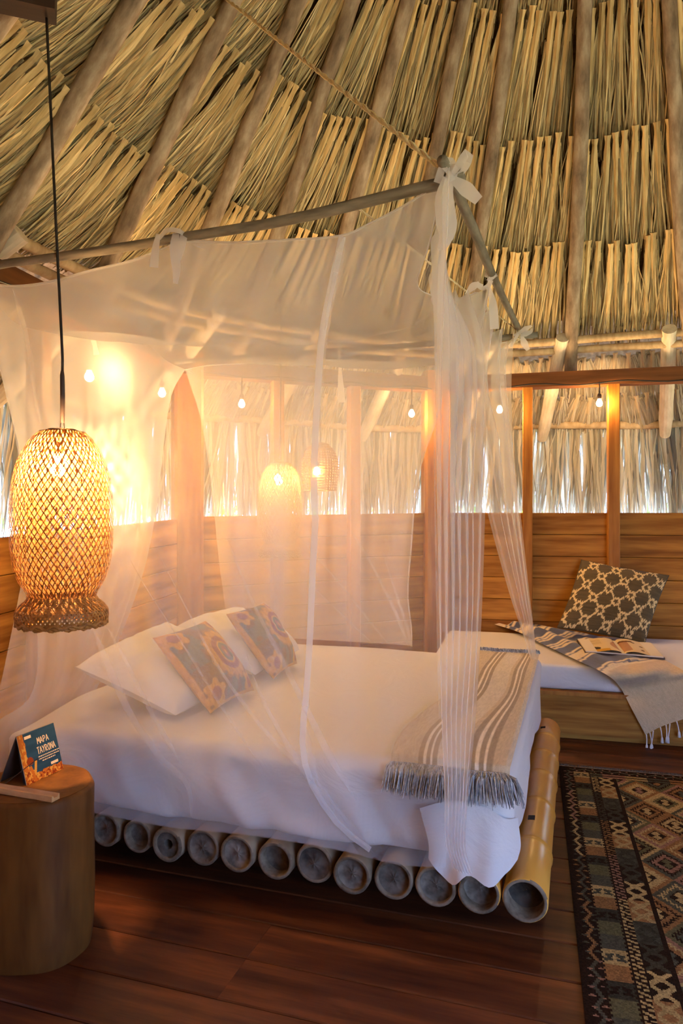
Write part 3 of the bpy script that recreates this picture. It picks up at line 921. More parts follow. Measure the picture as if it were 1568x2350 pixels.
tag(c2, 'embroidered cushion standing farther from the stump, facing the foot of the bed', 'cushion', 'embroidered cushions on the bamboo bed')

# ---- throw across the foot of the bed
def throw():
    nu, nv = 110, 220
    s = np.linspace(0.41, 0.050, nu)[None, :]; d = np.linspace(0.045, 1.955, nv)[:, None]
    S = s + (0.03 * np.sin(d * 2.6 + 0.5) + 0.02 * np.sin(d * 5.1)) * np.clip((s - 0.05) / 0.12, 0.0, 1)
    Dm = d + 0 * s
    H = MT + 0.017 + 0.006 * (vnoise(S * 14 + 4, Dm * 6, 2) - 0.5) + 0 * S
    # follow the rounded edges of the mattress
    def drop(x, lo): # x distance inside the edge
        return np.where(x < lo, (lo - x), 0)
    e1 = drop(S - S0, 0.03); H = H - np.minimum(0.9 * e1 ** 1.2, 0.02)
    e2 = drop(Dm - D0, 0.045); H = H - np.minimum(2.5 * e2 ** 1.3, 0.02)
    P = np.zeros((nv, nu, 3))
    o, l, dd = np.array(tuple(O2)), np.array(tuple(DL)), np.array(tuple(DD))
    P[:] = o + S[..., None] * l + Dm[..., None] * dd
    P[..., 2] = H
    base = np.array(lin('#c2b294')); strp = np.array(lin('#9a8a6e')); wht = np.array(lin('#e4d9c4')); edge = np.array(lin('#ccc2ae'))
    C = np.zeros((nv, nu, 3)); C[:] = base
    w = (0.41 - s) / 0.36 + 0 * d
    for c0 in (0.34, 0.79):
        C[(np.abs(w - c0) < 0.085)] = strp
        for dx in (-0.028, 0.032): C[np.abs(w - c0 - dx) < 0.012] = wht
    C[(w > 0.43) & (w < 0.66)] = edge
    C *= (0.86 + 0.28 * vnoise(w * 110, Dm * 45, 6))[..., None]
    return P, C
P, C = throw()
throw_o = link('bed_throw', grid_mesh('bed_throw', P, colors=C), M['blanket'])
tag(throw_o, 'beige striped throw with grey fringe across the foot of the bed', 'throw')
def fringe(P_edge, out, n, ln, seed, parent, spread=0.02):
    mb = MB(); r = random.Random(seed)
    for k in range(n):
        t = r.uniform(0, len(P_edge) - 1.001); i = int(t); f = t - i
        p = Vector(P_edge[i]) * (1 - f) + Vector(P_edge[i + 1]) * f
        o_ = Vector(out(t / (len(P_edge) - 1)))
        side = Vector((r.uniform(-1, 1), r.uniform(-1, 1), r.uniform(-0.2, 0.5))) * spread
        L = ln * r.uniform(0.6, 1.1)
        q1 = p + o_ * L * 0.5 + side * 0.6 + Vector((0, 0, 0.012)); q2 = p + o_ * L + side + Vector((0, 0, -L * 0.25))
        c = r.choice([0.6, 0.8, 1.0, 1.2, 1.5])
        mb.tube([p + Vector((0, 0, 0.004)), q1, q2], [0.0022, 0.002, 0.0012], 4, False, (c, c, c * 1.02))
    f_ = mb.build('fringe', M['fringe'], parent, color=True)
    f_['label'] = 'shaggy blue-grey fringe'; f_['kind'] = 'stuff'
    return f_
fringe(P[0], lambda t: (-DD * 0.75 + Vector((0, 0, -0.55)) - DL * (0.55 * max(0, t - 0.75) * 4)).normalized(), 900, 0.085, 5, throw_o, 0.022)
fringe(P[-1], lambda t: (DD * 0.5 + Vector((0, 0, 0.25))), 420, 0.035, 6, throw_o, 0.012)

# ------------------------------------------------------------------ canopy frame of sticks
FZ = 2.30
F1 = Vector((0.298, 2.04, FZ)); F2 = Vector((0.935, 3.80, FZ)); F0 = Vector((-1.55, 2.85, FZ))
def stick(pts, rads, label):
    mb = MB(); pts = [Vector(p) for p in pts]
    org = pts[0]; z = (pts[-1] - pts[0]).normalized(); x = z.orthogonal().normalized(); y = z.cross(x)
    Mx = Matrix((x, y, z)).transposed().to_4x4(); Mx.translation = org; inv = Mx.inverted()
    P = resample([inv @ p for p in pts], 14)
    mb.tube([tuple(p) for p in P], list(np.linspace(rads[0], rads[1], 14) * np.array([random.uniform(0.95, 1.05) for _ in range(14)])), 10)
    o = mb.build('canopy_pole', M['stick'], None, True, mw=Mx)
    tag(o, label, 'pole')
    return o
def npole(px): # plan position on the near pole for a photo column
    return on_line(F1, F0, px)
near_pts = [W(1066, 409, 2.01), F1 + Vector((0, 0, -0.012))] + [W(px, py, npole(px).y) for px, py in ((900, 448), (700, 497), (560, 523), (415, 545), (250, 573), (100, 594), (0, 607))] + [F0 + Vector((0, 0, -0.01))]
stick(near_pts, (0.017, 0.0155), 'long weathered stick holding up the near edge of the mosquito net')
foot_dir = (F2 - F1)
foot_pts = [F1 - foot_dir * 0.03 + Vector((0, 0, 0.022)), F1 + foot_dir * 0.25 + Vector((0, 0, 0.022)), F1 + foot_dir * 0.5 + Vector((0, 0, 0.004)), F1 + foot_dir * 1.02 + Vector((0, 0, 0.02))]
stick(foot_pts, (0.017, 0.016), 'weathered stick running back over the foot of the bed')
N3 = W(425, 848, 4.25)
back_pts = [F2 + Vector((0.10, -0.01, -0.015)), F2 + Vector((-0.4, 0.12, -0.03)), Vector((N3.x - 0.1, N3.y + 0.16, 2.27))]
stick(back_pts, (0.016, 0.015), 'weathered stick along the far side of the net canopy')

def cord(name, pts, rad, label, mat='rope'):
    mb = MB(); P = [Vector(tuple(p)) for p in resample(pts, 60 if len(pts) > 2 else 80)]
    # two twisted strands
    for ph in (0, math.pi):
        Q = []
        for i, p in enumerate(P):
            t = (P[min(i + 1, len(P) - 1)] - P[max(i - 1, 0)]).normalized(); a = t.orthogonal().normalized(); b = t.cross(a)
            th = i * 1.25 + ph
            Q.append(p + (a * math.cos(th) + b * math.sin(th)) * rad * 0.5)
        mb.tube([tuple(q) for q in Q], rad * 0.62, 6)
    o = mb.build(name, M[mat], None, True)
    tag(o, label, 'rope')
    return o
cord('suspension_cord', [F1 + Vector((-0.02, 0, 0.03)), cone_hit(498, -8) + Vector((0.05, -0.06, -0.05))], 0.0085, 'straw-coloured cord running from the canopy corner up to the roof')
cord('brace_cord', [F2 + Vector((-0.02, 0, 0.02)), W(818, 474, npole(818).y)], 0.004, 'thin straw cord slung across inside the canopy frame')
mb = MB()
for k in range(10):
    th = k * 0.9
    mb.tube([F2 + Vector((0.012 * math.cos(th) - 0.015, -0.02 + 0.008 * math.sin(th), 0.02)), F2 + Vector((0.02 * math.cos(th) - 0.015, -0.025, -0.02 - 0.003 * k)), F2 + Vector((0.03 * math.cos(th * 1.7) - 0.018, -0.025 + 0.02 * math.sin(th), -0.05 - 0.005 * (k % 4)))], 0.004, 5)
o = mb.build('knot_of_cord', M['rope'], None, True)
tag(o, 'yellow knot of cord at the far foot corner of the canopy', 'rope')

# ------------------------------------------------------------------ mosquito net
net = empty('mosquito_net', B(1.0, 0.9, 0))
tag(net, 'sheer white mosquito net draped around the bamboo bed', 'mosquito net')
near_top = [W(px, py, npole(px).y) for px, py in ((-34, 648), (30, 656), (110, 647), (200, 622), (300, 598), (385, 566), (430, 552), (520, 556), (640, 551), (780, 541), (850, 512), (920, 476), (985, 437), (1012, 428))]
corner = [near_top[0], W(0, 832, 2.80), W(51, 1058, 2.83), W(90, 1400, 2.86), W(78, 1590, 2.84), B(2.02, -0.02, 0.50), B(2.02, -0.02, 0.27)]
N2 = W(1165, 784, 3.82)
Mt = W(1105, 676, 2.93)
foot_top = [near_top[-1], W(985, 560, 2.30), W(958, 655, 2.62), W(1010, 682, 2.78), W(1060, 684, 2.88), Mt, W(1132, 760, 3.35), W(1150, 800, 3.6), N2]
back_top = [N3, W(480, 838, 4.22), W(610, 832, 4.15), W(740, 826, 4.08), W(900, 830, 4.0), W(1040, 812, 3.9), N2]
head_top = [near_top[0], W(0, 705, 2.85), W(50, 748, 3.0), W(130, 760, 3.2), W(230, 762, 3.45), W(318, 774, 3.75), W(380, 826, 4.05), N3]

def coons(c0, c1, d0, d1, nu, nv):
    A, Bq, Cq, Dq = resample(c0, nu), resample(c1, nu), resample(d0, nv), resample(d1, nv)
    u = np.linspace(0, 1, nu)[None, :, None]; v = np.linspace(0, 1, nv)[:, None, None]
    return (1 - v) * A[None] + v * Bq[None] + (1 - u) * Cq[:, None] + u * Dq[:, None] - ((1 - u) * (1 - v) * A[0] + u * (1 - v) * A[-1] + (1 - u) * v * Bq[0] + u * v * Bq[-1])
G = coons(near_top, back_top, head_top, foot_top, 90, 60)
u = np.linspace(0, 1, 90)[None, :]; v = np.linspace(0, 1, 60)[:, None]
G[..., 2] -= 0.10 * (np.sin(np.pi * u) * np.sin(np.pi * v)) + 0.008 * np.sin(u * 50 + 6 * v) * np.sin(np.pi * v) * np.sin(np.pi * u)
link('canopy', grid_mesh('canopy', G), M['net_top'], net)['label'] = 'sagging roof panel of the net'

def pleated(G, dirv, amp, freq, seed, vgrow=None):
    nv, nu = G.shape[:2]
    u = np.linspace(0, 1, nu)[None, :]; v = np.linspace(0, 1, nv)[:, None]
    w = (np.sin(u * freq + 2.0 * vnoise(u * 6, v * 2, seed)) + 0.6 * np.sin(u * freq * 2.3 + 4 * vnoise(u * 5 + 3, v * 2, seed + 1)))
    a = amp * (np.sin(np.pi * np.clip(v, 0, 1)) if vgrow is None else vgrow(v))
    return G + np.array(tuple(dirv))[None, None] * (w * a)[..., None]

# front panel: from the near stick down to the bed and over the mattress side
def bpt(px, py, d): # point in the vertical plane d = const of the bed, at a photo pixel
    base = O2 + DD * d
    k = (px - 784) / F
    s = (k * base.y - base.x) / (DL.x - k * DL.y)
    q = base + DL * s
    return W(px, py, q.y)
mid1 = [W(0, 832, 2.80)] + [bpt(px, py, -0.13) for px, py in ((150, 830), (350, 800), (560, 790), (760, 760), (900, 740))] + [W(1003, 730, 2.08)]
mid2 = [W(70, 1200, 2.84)] + [bpt(px, 1190, -0.07) for px in (220, 400, 600, 800, 920)] + [W(1000, 1190, 2.12)]
edge_t = [B(2.015, -0.015, 0.50)] + [B(s, -0.004, 0.545) for s in (1.7, 1.3, 0.9, 0.5)] + [B(0.24, -0.006, 0.55)]
bott = [B(2.015, -0.012, 0.27)] + [B(s, -0.006 - 0.012 * (i % 2), 0.245 - 0.01 * (i % 3)) for i, s in enumerate((1.7, 1.45, 1.2, 0.9, 0.6, 0.4))] + [B(0.24, -0.01, 0.235)]
GF = loft([near_top, mid1, mid2, edge_t, bott], 150, 70)
GF = pleated(GF, -DD, 0.012, 34, 3)
link('front_panel', grid_mesh('front_panel', GF), M['net'], net)['label'] = 'sheer front curtain'
GF2 = GF + np.array(tuple(DD))[None, None] * 0.006
GF2 = pleated(GF2, -DD, 0.005, 47, 13)
_qx = 784 + F * GF2[..., 0] / GF2[..., 1]
_jm = np.array([np.searchsorted(_qx[i], np.interp(i, [0, 12, 35, 55, 62, 70], [786, 742, 722, 700, 730, 830])) for i in range(GF2.shape[0])])
_G = []
for i in range(GF2.shape[0]):
    t = np.linspace(0, _jm[i], 120); k = np.clip(t.astype(int), 0, GF2.shape[1] - 2); f = (t - k)[:, None]
    _G.append(GF2[i][k] * (1 - f) + GF2[i][k + 1] * f)
GF2 = np.array(_G)
link('overlap_panel', grid_mesh('overlap_panel', GF2), M['net'], net)['label'] = 'second curtain overlapping as far as the hem'

# head flap
far_edge = [N3, W(396, 905, 4.2), W(380, 1010, 4.1), W(362, 1160, 3.95), W(325, 1330, 3.7), W(225, 1575, 3.4), B(2.03, 0.42, 0.40)]
GH = coons(head_top, [B(2.03, -0.02, 0.27), B(2.04, 0.2, 0.30), B(2.03, 0.42, 0.40)], corner, far_edge, 60, 60)
GH = pleated(GH, DL, 0.012, 26, 9)
link('head_panel', grid_mesh('head_panel', GH), M['net_head'], net)['label'] = 'sheer curtain at the head of the bed'

# far panel with its gathered hem
hem_edge = [W(1030, 828, 3.92), W(1005, 950, 3.98), W(968, 1060, 4.02), W(952, 1150, 4.06), W(944, 1250, 4.08), W(936, 1360, 4.1), W(944, 1440, 4.14), B(0.786, 1.96, 0.55)]
back_part = [N3, W(480, 838, 4.22), W(610, 832, 4.15), W(740, 826, 4.08), W(900, 830, 4.0), hem_edge[0]]
bot_b = [B(2.0, 1.97, 0.545), B(1.6, 1.97, 0.55), B(1.2, 1.97, 0.55), B(0.95, 1.97, 0.55), hem_edge[-1]]
GB = coons(back_part, bot_b, [N3, W(470, 1000, 4.35), W(500, 1250, 4.5), bot_b[0]], hem_edge, 80, 50)
GB = pleated(GB, -DD, 0.016, 30, 5)
link('far_panel', grid_mesh('far_panel', GB), M['net_thin'], net)['label'] = 'sheer curtain on the far side of the bed'
link('far_overlap_panel', grid_mesh('far_overlap_panel', pleated(GB + np.array(tuple(DD))[None, None] * 0.012, -DD, 0.010, 41, 15)), M['net_thin'], net)

# gathered curtain at the near foot corner: overlapping folds
def bundle(rows, nu, nv, folds, ampx, ampy, seed):
    G = loft(rows, nu, nv)
    u = np.linspace(0, 1, nu)[None, :]; v = np.linspace(0, 1, nv)[:, None]
    along = G[:, -1] - G[:, 0]
    wid = np.linalg.norm(along, axis=1)[:, None]
    along = along / wid
    ph = u * folds * 2 * np.pi + 0.8 * vnoise(u * 9, v * 2.5, seed)
    sx = np.sin(ph * 2) * ampx * wid / folds
    sy = np.sin(ph) * ampy * wid / folds * (0.6 + 0.8 * vnoise(u * 7 + 2, v * 0 + 3, seed + 2))
    G = G + along[:, None] * sx[..., None] + np.array((0, -1, 0))[None, None] * sy[..., None]
    return G
rows = [[near_top[-1], W(1000, 600, 2.25), W(1010, 684, 2.72), W(1060, 686, 2.86), Mt],
        [W(1000, 800, 2.12), W(1030, 810, 2.3), W(1070, 815, 2.55), W(1112, 820, 2.8)],
        [W(1001, 1100, 2.12), W(1035, 1100, 2.25), W(1075, 1100, 2.4), W(1113, 1100, 2.52)],
        [W(1004, 1400, 2.13), W(1035, 1400, 2.2), W(1070, 1400, 2.27), W(1104, 1400, 2.36)],
        [W(1010, 1650, 2.14), W(1033, 1650, 2.18), W(1060, 1650, 2.22), W(1090, 1650, 2.26)],
        [W(1018, 1820, 2.13), W(1033, 1820, 2.14), W(1055, 1820, 2.15), W(1074, 1820, 2.17)],
        [W(1020, 1930, 2.11), W(1035, 1935, 2.11), W(1052, 1940, 2.12), W(1068, 1940, 2.13)],
        [W(1040, 1992, 2.11), W(1055, 2000, 2.11), W(1070, 2004, 2.11), W(1085, 2003, 2.12)]]
GN = bundle(rows, 200, 80, 7, 0.15, 1.0, 4)
link('gathered_curtain', grid_mesh('gathered_curtain', GN), M['net_fold'], net)['label'] = 'curtain edge gathered in vertical folds'
# foot curtain swept back to the far corner
rows = [[W(1012, 690, 2.74), Mt, W(1132, 762, 3.35), W(1152, 802, 3.6), N2],
        [W(1030, 850, 2.9), W(1080, 870, 3.1), W(1125, 880, 3.4), W(1164, 872, 3.8)],
        [W(1078, 1010, 3.2), W(1110, 1010, 3.3), W(1145, 1005, 3.5), W(1174, 1000, 3.8)],
        [W(1120, 1190, 3.5), W(1145, 1190, 3.55), W(1170, 1190, 3.65), W(1196, 1190, 3.8)],
        [W(1168, 1360, 3.75), W(1185, 1360, 3.75), W(1200, 1360, 3.8), W(1215, 1360, 3.86)],
        [W(1198, 1450, 3.86), W(1208, 1450, 3.85), W(1217, 1450, 3.87), W(1226, 1450, 3.9)],
        [W(1222, 1530, 3.95), W(1226, 1533, 3.94), W(1230, 1536, 3.94), W(1234, 1540, 3.95)]]
GR = bundle(rows, 170, 70, 5, 0.13, 0.6, 8)
link('foot_curtain', grid_mesh('foot_curtain', GR), M['net_fold'], net)['label'] = 'foot curtain swept back to the far corner'

def snap(G, pts, off=0.006):
    """points of a photo polyline found on a net panel, lifted a little towards the room"""
    P = G.reshape(-1, 3)
    qx = 784 + F * P[:, 0] / P[:, 1]; qy = 1175 - F * (P[:, 2] - EYE) / P[:, 1]
    out = []
    R = resample([(a, b, 0) for a, b in pts], 30)
    for a, b, _ in R:
        d2 = (qx - a) ** 2 + (qy - b) ** 2
        w = 1 / (d2 + 4.0); idx = np.argsort(d2)[:6]
        p = (P[idx] * w[idx, None]).sum(0) / w[idx].sum()
        v = Vector((a - 784, F, 1175 - b)); v *= p[1] / F
        q = Vector((v.x, v.y, EYE + v.z))
        out.append(q - Vector((q.x, q.y, q.z - EYE)).normalized() * off)
    return out
def fold(G, pts, w, mat, name='fold'):
    mb = MB(); P = snap(G, pts)
    ws = np.full(len(P), w) if not isinstance(w, tuple) else np.linspace(w[0], w[1], len(P))
    if name == 'fold': ws = ws * np.clip(np.minimum(np.arange(len(P)), np.arange(len(P))[::-1]) / 5.0, 0.02, 1)
    mb.ribbon(P, [float(q) for q in ws])
    return mb.build(name, M[mat], net)
fold(GF, [(786, 543), (752, 700), (736, 800), (724, 1000), (720, 1120), (724, 1190), (718, 1300), (712, 1450), (704, 1580), (694, 1700), (708, 1780), (745, 1850), (790, 1905), (850, 1950)], (0.022, 0.020), 'net_hem', 'hem')
for pts, w in (([(330, 1200), (430, 1400), (520, 1560), (620, 1690), (740, 1810), (800, 1900)], (0.001, 0.02)), ([(500, 1180), (575, 1370), (640, 1500), (700, 1620), (760, 1740), (820, 1840)], (0.001, 0.03)),
               ([(205, 1420), (250, 1530), (300, 1640), (370, 1740), (430, 1800), (440, 1890)], (0.03, 0.02)), ([(235, 1420), (280, 1500), (350, 1640), (420, 1760)], (0.010, 0.02)),
               ([(270, 1230), (330, 1340), (420, 1480), (520, 1640), (600, 1760)], (0.001, 0.012)), ([(560, 1480), (600, 1600), (680, 1740), (760, 1850), (860, 1960)], (0.002, 0.04)),
               ([(28, 660), (60, 770), (80, 900), (95, 980)], (0.02, 0.012)), ([(790, 541), (770, 640), (745, 760)], (0.03, 0.012))):
    fold(GF, pts, w, 'net')
for pts, w in (([(600, 1235), (700, 1330), (800, 1425), (870, 1490)], (0.006, 0.012)), ([(650, 1190), (780, 1340), (860, 1440), (905, 1492)], (0.006, 0.014)),
               ([(790, 1195), (850, 1290), (910, 1410), (940, 1492)], (0.008, 0.022)), ([(870, 1240), (905, 1350), (935, 1440), (944, 1494)], (0.006, 0.02))):
    fold(GB, pts, w, 'net')
mb = MB(); mb.tube([Vector(tuple(p)) + Vector((0, -0.01, 0)) for p in resample(hem_edge, 40)], 0.0045, 5)
mb.build('hem', M['net'], net)
mb = MB(); mb.tube([Vector(tuple(p)) for p in resample(near_top, 80)], 0.0035, 5)
mb.build('top_seam', M['net_hem'], net)
mb = MB(); mb.tube([Vector(tuple(p)) for p in resample(back_top, 60)], 0.004, 5)
mb.build('top_seam', M['net_hem'], net)
mb = MB(); mb.tube([Vector(tuple(p)) for p in resample(foot_top, 60)], 0.003, 5)
mb.build('top_seam', M['net_hem'], net)
fold(GN, [(1003, 700), (1000, 900), (1001, 1100), (1004, 1300), (1008, 1500), (1012, 1650)], 0.012, 'net', 'hem')

def ribbon_bow(at, parts, name='tie'):
    mb = MB()
    for pts, w in parts:
        P = resample([at + Vector(p) for p in pts], 12)
        mb.ribbon([tuple(p) for p in P], list(np.interp(np.linspace(0, 1, 12), np.linspace(0, 1, len(w)), w)), col=None)
    o = mb.build(name, M['net_tie'], net)
    return o
# bow at the near foot corner
ribbon_bow(F1 + Vector((0, -0.03, 0)), [
    ([(-0.03, 0, -0.03), (-0.012, -0.012, 0.02), (0.012, 0, 0.028), (0.02, 0.012, -0.012)], [0.022, 0.02, 0.022]),
    ([(0.005, -0.01, -0.02), (0.03, -0.02, 0.015), (0.052, -0.012, 0.05), (0.058, -0.005, 0.035), (0.04, -0.005, 0.0), (0.012, -0.01, -0.024)], [0.010, 0.022, 0.024, 0.018, 0.01]),
    ([(-0.02, -0.01, 0.02), (0.0, -0.015, -0.01), (0.012, -0.015, -0.03)], [0.016, 0.012, 0.016]),
    ([(0.012, -0.012, -0.025), (0.04, -0.02, -0.05), (0.082, -0.02, -0.088)], [0.022, 0.045, 0.030]),
    ([(0.0, -0.01, -0.02), (-0.012, -0.012, -0.08), (-0.005, -0.01, -0.17), (-0.02, -0.01, -0.22)], [0.03, 0.055, 0.06, 0.02])])
# bow in the middle of the foot stick
ribbon_bow(W(1110, 648, 2.88), [
    ([(-0.03, 0.0, 0.0), (-0.01, -0.02, -0.03), (0.015, -0.02, -0.02), (0.03, 0, 0.01)], [0.02, 0.018, 0.02]),
    ([(-0.005, -0.02, -0.02), (-0.04, -0.025, -0.02), (-0.075, -0.02, -0.055)], [0.01, 0.032, 0.008]),
    ([(0.01, 0.0, 0.02), (0.02, -0.01, 0.045), (0.03, -0.01, 0.05)], [0.014, 0.024, 0.018]),
    ([(0.015, 0.0, 0.005), (0.035, -0.01, 0.02), (0.052, -0.01, 0.028)], [0.012, 0.022, 0.012]),
    ([(0.02, -0.01, -0.02), (0.035, -0.012, -0.09), (0.042, -0.012, -0.19)], [0.012, 0.036, 0.036])])
# bow at the far foot corner
ribbon_bow(F2 + Vector((0, -0.035, -0.02)), [
    ([(-0.03, 0, -0.01), (0.0, -0.01, 0.01), (0.03, 0, 0.03), (0.062, 0, 0.045)], [0.02, 0.016, 0.028, 0.010]),
    ([(0.0, -0.01, -0.01), (0.025, -0.012, 0.0), (0.055, -0.01, 0.012), (0.062, -0.005, 0.03)], [0.012, 0.03, 0.02, 0.01]),
    ([(0.005, -0.01, -0.01), (0.02, -0.012, -0.05), (0.04, -0.012, -0.085)], [0.014, 0.04, 0.020]),
    ([(-0.01, -0.01, 0.0), (-0.03, -0.01, -0.03), (-0.055, 0.0, -0.065)], [0.014, 0.016, 0.02])])
# tie on the near stick
tp = W(400, 545, npole(400).y - 0.02)
ribbon_bow(tp, [
    ([(-0.05, 0, -0.004), (-0.02, -0.02, 0.016), (0.02, -0.02, 0.014), (0.045, 0, 0.0)], [0.012, 0.016, 0.016, 0.012]),
    ([(-0.05, -0.01, 0.008), (-0.058, -0.015, -0.04), (-0.064, -0.015, -0.105)], [0.014, 0.026, 0.030]),
    ([(0.008, -0.01, 0.01), (0.006, -0.02, -0.04), (0.012, -0.02, -0.12), (0.008, -0.02, -0.16)], [0.022, 0.034, 0.030, 0.016]),
    ([(0.036, -0.01, 0.012), (0.03, -0.02, -0.03), (0.012, -0.02, -0.10)], [0.024, 0.028, 0.014]),
    ([(0.045, 0.01, 0.0), (0.08, 0.0, -0.02), (0.115, 0.0, -0.035)], [0.012, 0.026, 0.020])])
# tie hanging from the far stick
ribbon_bow(W(779, 800, 4.0), [
    ([(0, 0, 0.03), (0.002, 0, -0.06), (0.006, 0, -0.16), (0.012, 0, -0.30)], [0.02, 0.012, 0.03, 0.045])])
ribbon_bow(W(212, 790, 3.4), [([(0, 0, 0.03), (0.01, 0, 0.0), (0.02, 0, -0.05)], [0.03, 0.02, 0.03])])

# ------------------------------------------------------------------ woven pendant lamps
LS = 0.001455
prof_px = [(990, 48), (998, 58), (1015, 72), (1035, 84), (1065, 97), (1100, 105), (1150, 110.5), (1210, 111.5), (1260, 109), (1300, 103), (1330, 92), (1352, 79), (1364, 73)]
flare_px = [(1364, 73), (1372, 78), (1382, 90), (1392, 98), (1402, 101), (1414, 101), (1424, 94), (1430, 80), (1428, 62)]
def prof_r(pp, y):
    return np.interp(y, [a for a, _ in pp], [b for _, b in pp]) * LS
def weave(pp, n, turns, width, off, nseg, lift):
    mb = MB()
    ys = np.linspace(pp[0][0], pp[-1][0], nseg)
    rs = prof_r(pp, ys) if pp[0][0] < pp[-2][0] and pp[-1][0] >= pp[-2][0] else None
    if rs is None:
        L = np.linspace(0, 1, len(pp)); t = np.linspace(0, 1, nseg)
        ys = np.interp(t, L, [a for a, _ in pp]); rs = np.interp(t, L, [b for _, b in pp]) * LS
    for sgn in (1, -1):
        for k in range(n):
            th0 = 2 * math.pi * k / n + (0 if sgn > 0 else math.pi / n)
            vs, fs = [], []
            for j in range(nseg):
                th = th0 + sgn * turns * 2 * math.pi * j / (nseg - 1)
                r = rs[j] + off + (lift if sgn > 0 else -lift)
                dth = width / 2 / max(r, 0.02)
                z = -(ys[j] - 990) * LS
                for q in (-1, 1):
                    vs.append((r * math.cos(th + q * dth), r * math.sin(th + q * dth), z))
            for j in range(nseg - 1):
                fs.append((2 * j, 2 * j + 1, 2 * j + 3, 2 * j + 2))
            mb.add(vs, fs)
    return mb
me_body = weave(prof_px, 52, 0.36, 0.0042, 0.0, 34, 0.0012).mesh('woven_body')
me_lin = weave(prof_px, 30, -0.30, 0.0085, -0.012, 26, 0.0012).mesh('woven_lining')
me_flare = weave(flare_px, 64, 0.12, 0.0085, 0.0, 16, 0.0010).mesh('woven_flare')
def lathe(pr, n=40):
    return grid_mesh('lathe', np.array([[(r * math.cos(2 * math.pi * k / n), r * math.sin(2 * math.pi * k / n), z) for k in range(n)] for r, z in pr]), close_u=True)
zr = -(1424 - 990) * LS
rimR = 97 * LS
me_rim = MB()
for s in (0, 1, 2):
    me_rim.tube([((rimR - 0.004 * s) * math.cos(t), (rimR - 0.004 * s) * math.sin(t), zr + 0.006 * math.sin(t * 17 + s * 2) + 0.002 - 0.003 * s) for t in np.linspace(0, 2 * math.pi, 90)], 0.006, 6, False)
me_rim = me_rim.mesh('rim', smooth=True)
cap = MB()
for sgn in (1, -1):
    for k in range(36):
        th = 2 * math.pi * k / 36
        a = Vector((50 * LS * math.cos(th), 50 * LS * math.sin(th), -0.004)); b = Vector((50 * LS * math.cos(th + sgn * 1.9), 50 * LS * math.sin(th + sgn * 1.9), -0.004))
        mid = (a + b) / 2 + Vector((0, 0, 0.010 + 0.001 * sgn))
        cap.ribbon([a, mid, b], 0.0048, Vector((-math.sin(th + sgn * 0.95), math.cos(th + sgn * 0.95), 0)).cross(Vector((0, 0, 1))))
me_cap = cap.mesh('top_cap')
def bulb_mesh(s):
    pr = [(0.002, -0.060), (0.012, -0.058), (0.022, -0.050), (0.028, -0.038), (0.029, -0.028), (0.025, -0.014), (0.017, 0.0), (0.013, 0.012), (0.002, 0.013)]
    me = lathe([(r * s, z * s) for r, z in pr], 16)
    return me
me_bulb = bulb_mesh(0.78)
me_sock = lathe([(0.002, 0.050), (0.010, 0.049), (0.015, 0.040), (0.016, 0.012), (0.0135, 0.008), (0.002, 0.008)], 16)
me_lampbulb = bulb_mesh(1.05)
def pendant(loc, top, label, size=1.0, bulb='lampbulb'):
    root = empty('woven_pendant_lamp', loc)
    tag(root, label, 'lamp', 'woven pendant lamps')
    T = Matrix.Translation(loc)
    Sc = Matrix.Scale(size, 4)
    for nm, me, mt in (('woven_body', me_body, 'cane'), ('woven_lining', me_lin, 'cane_in'), ('woven_flare', me_flare, 'cane_dark'), ('rim', me_rim, 'cane_dark'), ('top_cap', me_cap, 'cane')):
        link(nm, me, M[mt], root, T @ Sc)
    link('bulb', bulb_mesh(1.05), M[bulb], root, T @ Sc @ Matrix.Translation((-0.012, 0, -0.085)))
    link('socket', me_sock, M['brown'], root, T @ Sc @ Matrix.Translation((-0.012, 0, -0.085)))
    mb = MB()
    for q in (-1, 1):
        mb.tube([(q * 0.011, 0, -0.012), (q * 0.007, 0, 0.012), (q * 0.004, 0, 0.034)], 0.0016, 6)
    mb.build('hook_wire', M['metal'], root, mw=T)
    mb = MB(); mb.tube([(0, 0, 0.028), (0.001, 0, 0.12), (0, 0, 0.185), (0, 0, 0.20)], [0.0078, 0.0082, 0.0078, 0.005], 10)
    mb.build('sleeve', M['brown'], root, True, mw=T)
    mb = MB(); d = Vector(top) - Vector(loc)
    L = d.length
    pts = [Vector((0, 0, 0.195)), Vector((0, 0, 0.26)), d * 0.5 + Vector((0.006, 0, -0.02)), d]
    mb.tube([tuple(p) for p in resample(pts, 30)], 0.0048, 8)
    mb.build('cable', M['black'], root, True, mw=T)
    return root
lampY = 2.38
lamp_loc = W(143, 990, lampY)
top_pt = W(107, 42, 2.50)
pendant(lamp_loc, top_pt, 'large woven cane pendant lamp glowing beside the tree-stump table', 1.0, 'bigbulb')
lamp2 = W(643, 1063, 4.93)
pendant(lamp2, lamp2 + Vector((0.0, 0.0, 2.0)), 'small-looking woven cane pendant lamp glowing beyond the bed, seen through the net', 1.0)
# roof timber that carries the big lamp's cable
mb = MB()
a_ = W(128, 30, 2.50); b_ = Vector((-1.62, 2.30, 3.10))
zax = (b_ - a_).normalized(); xax = Vector((0, 0, 1)).cross(zax).normalized(); yax = zax.cross(xax)
Mx = Matrix((xax, yax, zax)).transposed().to_4x4(); Mx.translation = a_
mb.box((-0.045, -0.015, 0), (0.045, 0.085, (b_ - a_).length))
mb.build('tie_beam', M['dark_wood'], ceiling, mw=Mx)
